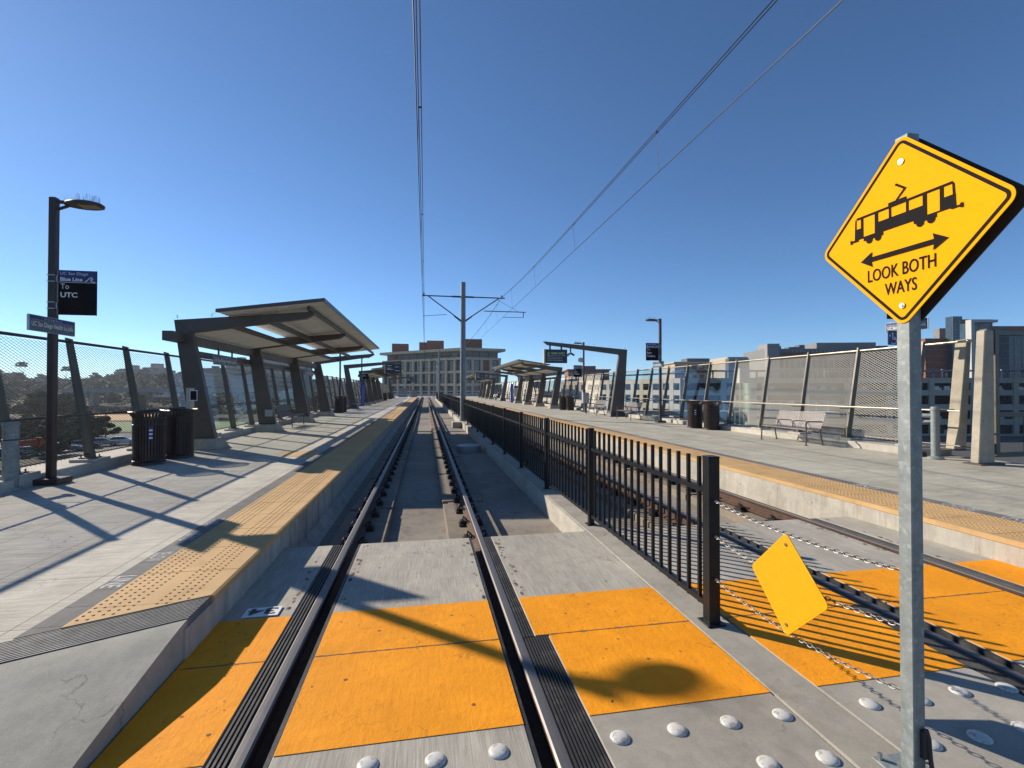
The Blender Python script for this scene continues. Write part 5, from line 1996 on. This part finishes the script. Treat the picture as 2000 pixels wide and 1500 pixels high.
# ------------------------------------------------------------------ trees
def tree_proto(name, label, crown_mat, h, spread, nleaf, conic=0.0, seed=1, leaf=.42):
    rd = random.Random(seed)
    t_ = thing(name, label, 'tree', (0, 0, 0), 'trees in the valley')
    m_ = MB()
    m_.tube((0, 0, -.3), (rd.uniform(-.2, .2), rd.uniform(-.2, .2), h * .45), .22, 7, r2=.13)
    tips = []
    for i in range(7):
        a = i * 2.4
        z0 = h * rd.uniform(.25, .5)
        e = (math.cos(a) * spread * rd.uniform(.35, .7), math.sin(a) * spread * rd.uniform(.35, .7), h * rd.uniform(.5, .85))
        m_.tube((0, 0, z0), e, .09, 5, r2=.03)
        tips.append(e)
    m_.build('trunk', 'bark', t_)
    cl = []
    for i in range(26):
        a = rd.uniform(0, 6.28)
        zz = rd.uniform(.30, 1.0) if not conic else rd.uniform(.80, .98)
        rr = spread * math.sqrt(max(0.05, 1 - ((zz - .58) / .46) ** 2)) * rd.uniform(.25, 1.0) if not conic else spread * rd.uniform(.1, 1.0)
        cl.append((math.cos(a) * rr, math.sin(a) * rr, h * zz * .93, spread * rd.uniform(.22, .42) * (.6 if conic else 1)))
    c_ = MB()
    for i in range(nleaf):
        q = cl[rd.randrange(len(cl))]
        v = Vector((rd.gauss(0, 1), rd.gauss(0, 1), rd.gauss(0, 1))).normalized() * q[3] * rd.uniform(.35, 1.0) ** .5
        p = Vector(q[:3]) + Vector((v.x, v.y, v.z * .75))
        n2 = (v.normalized() + Vector((rd.uniform(-.7, .7), rd.uniform(-.7, .7), rd.uniform(-.2, .9)))).normalized()
        u_ = n2.orthogonal().normalized()
        u_.rotate(Matrix.Rotation(rd.uniform(0, 6.28), 3, n2))
        w_2 = n2.cross(u_)
        s_ = leaf * rd.uniform(.5, 1.1)
        c_.add([p - u_ * s_ - w_2 * s_ * .5, p + u_ * s_ - w_2 * s_ * .35, p + u_ * s_ * .7 + w_2 * s_ * .5, p - u_ * s_ * .8 + w_2 * s_ * .45], [(0, 1, 2, 3)])
    c_.build('crown', crown_mat, t_, norm=False)
    return t_


ta = tree_proto('broad_tree', 'dark broad tree standing alone at the bend of the street below the fence', 'leaf_dark', 7.5, 3.6, 3200, seed=3)
tb = tree_proto('olive_tree', 'olive green round tree beside the parking area', 'leaf_olive', 6.0, 3.2, 2800, seed=5)
tc_ = tree_proto('pine_tree', 'tall dark pine standing above the hill line beside the big lamp post', 'leaf_dark', 15, 3.4, 2400, conic=.35, seed=9, leaf=.5)


def plant(proto, u, d, label, s=1.0):
    x, y = at(u, d)
    c = copy_tree(proto, (x, y, hgt(x, y) - .2), random.uniform(0, 6.28), label)
    c.scale = (s, s, s * random.uniform(.85, 1.15))
    return c


def place(proto, u, d, s=1.0):
    x, y = at(u, d)
    proto.location = (x, y, hgt(x, y) - .2)
    proto.scale = (s, s, s)


place(ta, 207, 100, .62)
place(tb, 268, 203, .9)
place(tc_, 42, 420, 1.3)
plant(tc_, 128, 430, 'tall thin pine between the lamp post and the first leaning fence post', 1.1)
rd = random.Random(11)
GRP = {'a': 'dark tree among the belt of trees across the valley', 'b': 'olive tree among the belt of trees across the valley', 'c': 'dark tree on the skyline of the far hill'}
for i in range(46):           # belt in front of the viaduct
    u, d = rd.uniform(-60, 690), rd.uniform(264, 300)
    if i >= 30:
        u, d = rd.choice([rd.uniform(-60, 150), rd.uniform(330, 690)]), rd.uniform(150, 205)
    if i < 14:
        u, d = rd.uniform(-60, 170), rd.uniform(112, 150)
    q = plant(ta if rd.random() < .6 else tb, u, d, GRP['a'], rd.uniform(.7, 1.25) * (.55 if i < 14 else 1))
    q['label'] = GRP['a'] if q.name.startswith('broad') else GRP['b']
    q['group'] = 'belt of dark trees' if q.name.startswith('broad') else 'belt of olive trees'
for i in range(70):           # hill slope and skyline
    u, d = rd.uniform(-80, 740), rd.uniform(400, 700)
    q = plant(ta, u, d, GRP['c'], rd.uniform(.8, 1.5))
    q['group'] = 'trees on the far hill'
for i, (u, d, s_) in enumerate(((165, 98, .7), (100, 74, .6), (560, 118, .8), (600, 108, .6), (150, 90, .5), (1030, 175, 1.5), (1048, 180, 1.4), (1015, 182, 1.6), (1062, 178, 1.2))):
    lb = ['small dark tree left of the street bend', 'low dark shrub at the lawn below the lamp post', 'dark tree seen between the canopy columns', 'small tree behind the shaded canopy bench', 'bushy shrub next to the lawn corner',
          'dark tree behind the sunny canopy, first from its front edge', 'dark tree behind the sunny canopy, second from its front edge', 'dark tree behind the canopy roof tip', 'dark tree beside the first sunny canopy column'][i]
    q = plant(ta if i != 4 else tb, u, d, lb, s_)
    q['group'] = 'single trees'

# one mass of scrub that clothes the hillside
m = MB()
rd = random.Random(21)
for i in range(26000):
    u, d = rd.uniform(-150, 1100), 290 + 420 * rd.random() ** .8
    x, y = at(u, d)
    hh = rd.uniform(.5, 4.5)
    z = hgt(x, y) + hh * rd.random()
    n2 = Vector((rd.uniform(-1, 1), rd.uniform(-1, 1), rd.uniform(.1, 1))).normalized()
    u_ = n2.orthogonal().normalized()
    u_.rotate(Matrix.Rotation(rd.uniform(0, 6.28), 3, n2))
    v_ = n2.cross(u_)
    s_ = rd.uniform(.7, 2.2)
    p = Vector((x, y, z))
    m.mi = 0 if rd.random() < .6 else 1
    m.add([p - u_ * s_ - v_ * s_ * .5, p + u_ * s_ - v_ * s_ * .4, p + u_ * s_ * .6 + v_ * s_ * .6, p - u_ * s_ * .7 + v_ * s_ * .5], [(0, 1, 2, 3)])
o = m.build('hillside_foliage', ['leaf_dark', 'leaf_olive'], norm=False)
struct(o, 'stuff')
m = MB()
for i in range(9000):          # hedges and undergrowth between street and parking area
    k = rd.random()
    if k < .4:
        u, d, hm = rd.uniform(-200, 190), rd.uniform(94, 106), 3.2
    elif k < .7:
        u, d, hm = rd.uniform(-200, 700), rd.uniform(196, 206), 2.2
    else:
        u, d, hm = rd.uniform(-200, 700), rd.uniform(262, 300), 5.0
    x, y = at(u, d)
    n2 = Vector((rd.uniform(-1, 1), rd.uniform(-1, 1), rd.uniform(.1, 1))).normalized()
    u_ = n2.orthogonal().normalized()
    v_ = n2.cross(u_)
    s_ = rd.uniform(.3, .9)
    p = Vector((x, y, -8.5 + hm * rd.random()))
    m.mi = 0 if rd.random() < .6 else 1
    m.add([p - u_ * s_ - v_ * s_ * .5, p + u_ * s_ - v_ * s_ * .4, p + u_ * s_ * .6 + v_ * s_ * .6, p - u_ * s_ * .7 + v_ * s_ * .5], [(0, 1, 2, 3)])
o = m.build('valley_undergrowth', ['leaf_dark', 'leaf_olive'], norm=False)
struct(o, 'stuff')

# ------------------------------------------------------------------ cars
def car_proto():
    t_ = thing('parked_car', 'silver hatchback parked on the road below the fence, beside the stickered bin', 'car', (0, 0, 0), 'cars parked below the station')
    bd = MB()
    side = [(-2.15, .32), (2.1, .32), (2.2, .55), (2.12, .78), (1.35, .93), (.75, 1.0), (-1.9, 1.0), (-2.2, .9), (-2.25, .55)]
    bd.prism([(a, c) for a, c in side], 'y', -.87, .87)
    body = bd.build('body', 'car_silver', t_, bev=.06)
    rf = MB()
    rf.hexa([(-1.95, -.80, .98), (.85, -.80, .98), (.85, .80, .98), (-1.95, .80, .98), (-1.35, -.62, 1.46), (.05, -.62, 1.46), (.05, .62, 1.46), (-1.35, .62, 1.46)])
    rf.build('cabin_glass', 'car_glass', t_, bev=.03)
    MB().box(-1.36, .06, -.63, .63, 1.44, 1.48).build('roof', 'car_silver', t_, bev=.015)
    for x_ in (-1.35, 1.35):
        for s_ in (-1, 1):
            w_2 = MB().tube((x_, s_ * .70, .33), (x_, s_ * .885, .33), .33, 16).build('wheel', 'tyre', t_)
            MB().tube((x_, s_ * .886, .33), (x_, s_ * .895, .33), .2, 12).build('rim', 'rim_metal', w_2)
    for s_ in (-1, 1):
        MB().box(2.02, 2.17, s_ * .65 - .15, s_ * .65 + .15, .62, .74).build('headlight', 'white_ceramic', t_)
    return t_


car0 = car_proto()
x, y = at(205, 86)
car0.location = (x, y, -8.45)
dirx = math.atan2(at(330, 84)[1] - at(-700, 58)[1], at(330, 84)[0] - at(-700, 58)[0])
car0.rotation_euler.z = dirx
cars = [(242, 88.5, 'car_white', 'white estate car on the road beside the stickered bin'), (165, 82, 'car_dark', 'dark car in the row on the road behind a leaning fence post'), (130, 78.5, 'car_silver', 'silver car between lamp post and leaning fence post'),
        (92, 75.5, 'car_blue', 'dark blue car just past the big lamp post base'), (60, 73, 'car_silver', 'silver car seen low behind the galvanised pipe post'), (20, 70.5, 'car_dark', 'dark car lowest in the row on the road')]
rp = {'car_silver': None}
for u, d, mt_, lb in cars:
    x, y = at(u, d)
    c = copy_tree(car0, (x, y, -8.45), dirx, lb, mats=({'car_silver': mt_} if mt_ != 'car_silver' else None))
cl = ['car_white', 'car_dark', 'car_silver', 'car_red', 'car_blue']
nm = {'car_white': 'white', 'car_dark': 'black', 'car_silver': 'silver', 'car_red': 'red', 'car_blue': 'blue'}
for i in range(30):
    row = i % 2
    u = 10 + (i // 2) * 27 + rd.uniform(-4, 4)
    x, y = at(u, 214 + row * 26)
    mt_ = cl[rd.randrange(5)]
    c = copy_tree(car0, (x, y, -8.44), YAW * -1 + math.pi / 2 + rd.uniform(-.05, .05), '%s car parked in the %s row of the distant parking area' % (nm[mt_], ('front', 'rear')[row]), mats=({'car_silver': mt_} if mt_ != 'car_silver' else None))
    c['group'] = '%s cars in the %s row of the distant parking area' % (nm[mt_], ('front', 'rear')[row])
for i in range(7):
    x, y = at(1350 + i * 48, 84 + (i % 2) * 6)
    mt_ = cl[(i * 2 + 1) % 5]
    c = copy_tree(car0, (x, y, -8.44), rd.uniform(-.2, .2), '%s car parked in front of the garage' % nm[mt_], mats=({'car_silver': mt_} if mt_ != 'car_silver' else None))
    c['group'] = '%s cars in front of the garage' % nm[mt_]

# ------------------------------------------------------------------ air
mh = bpy.data.materials.new('haze')
mh.use_nodes = True
nh = mh.node_tree
for q in list(nh.nodes):
    if q.type != 'OUTPUT_MATERIAL':
        nh.nodes.remove(q)
vp = N(nh, 'ShaderNodeVolumePrincipled')
vp.inputs['Color'].default_value = (0.80, 0.88, 1.0, 1)
vp.inputs['Density'].default_value = 0.0002
vp.inputs['Anisotropy'].default_value = 0.3
nh.links.new(vp.outputs[0], [q for q in nh.nodes if q.type == 'OUTPUT_MATERIAL'][0].inputs['Volume'])
MATS['haze'] = mh
hz = MB().box(-1250, 1250, -1250, 1250, -10.0, 62).build('haze', 'haze')
struct(hz, 'stuff')
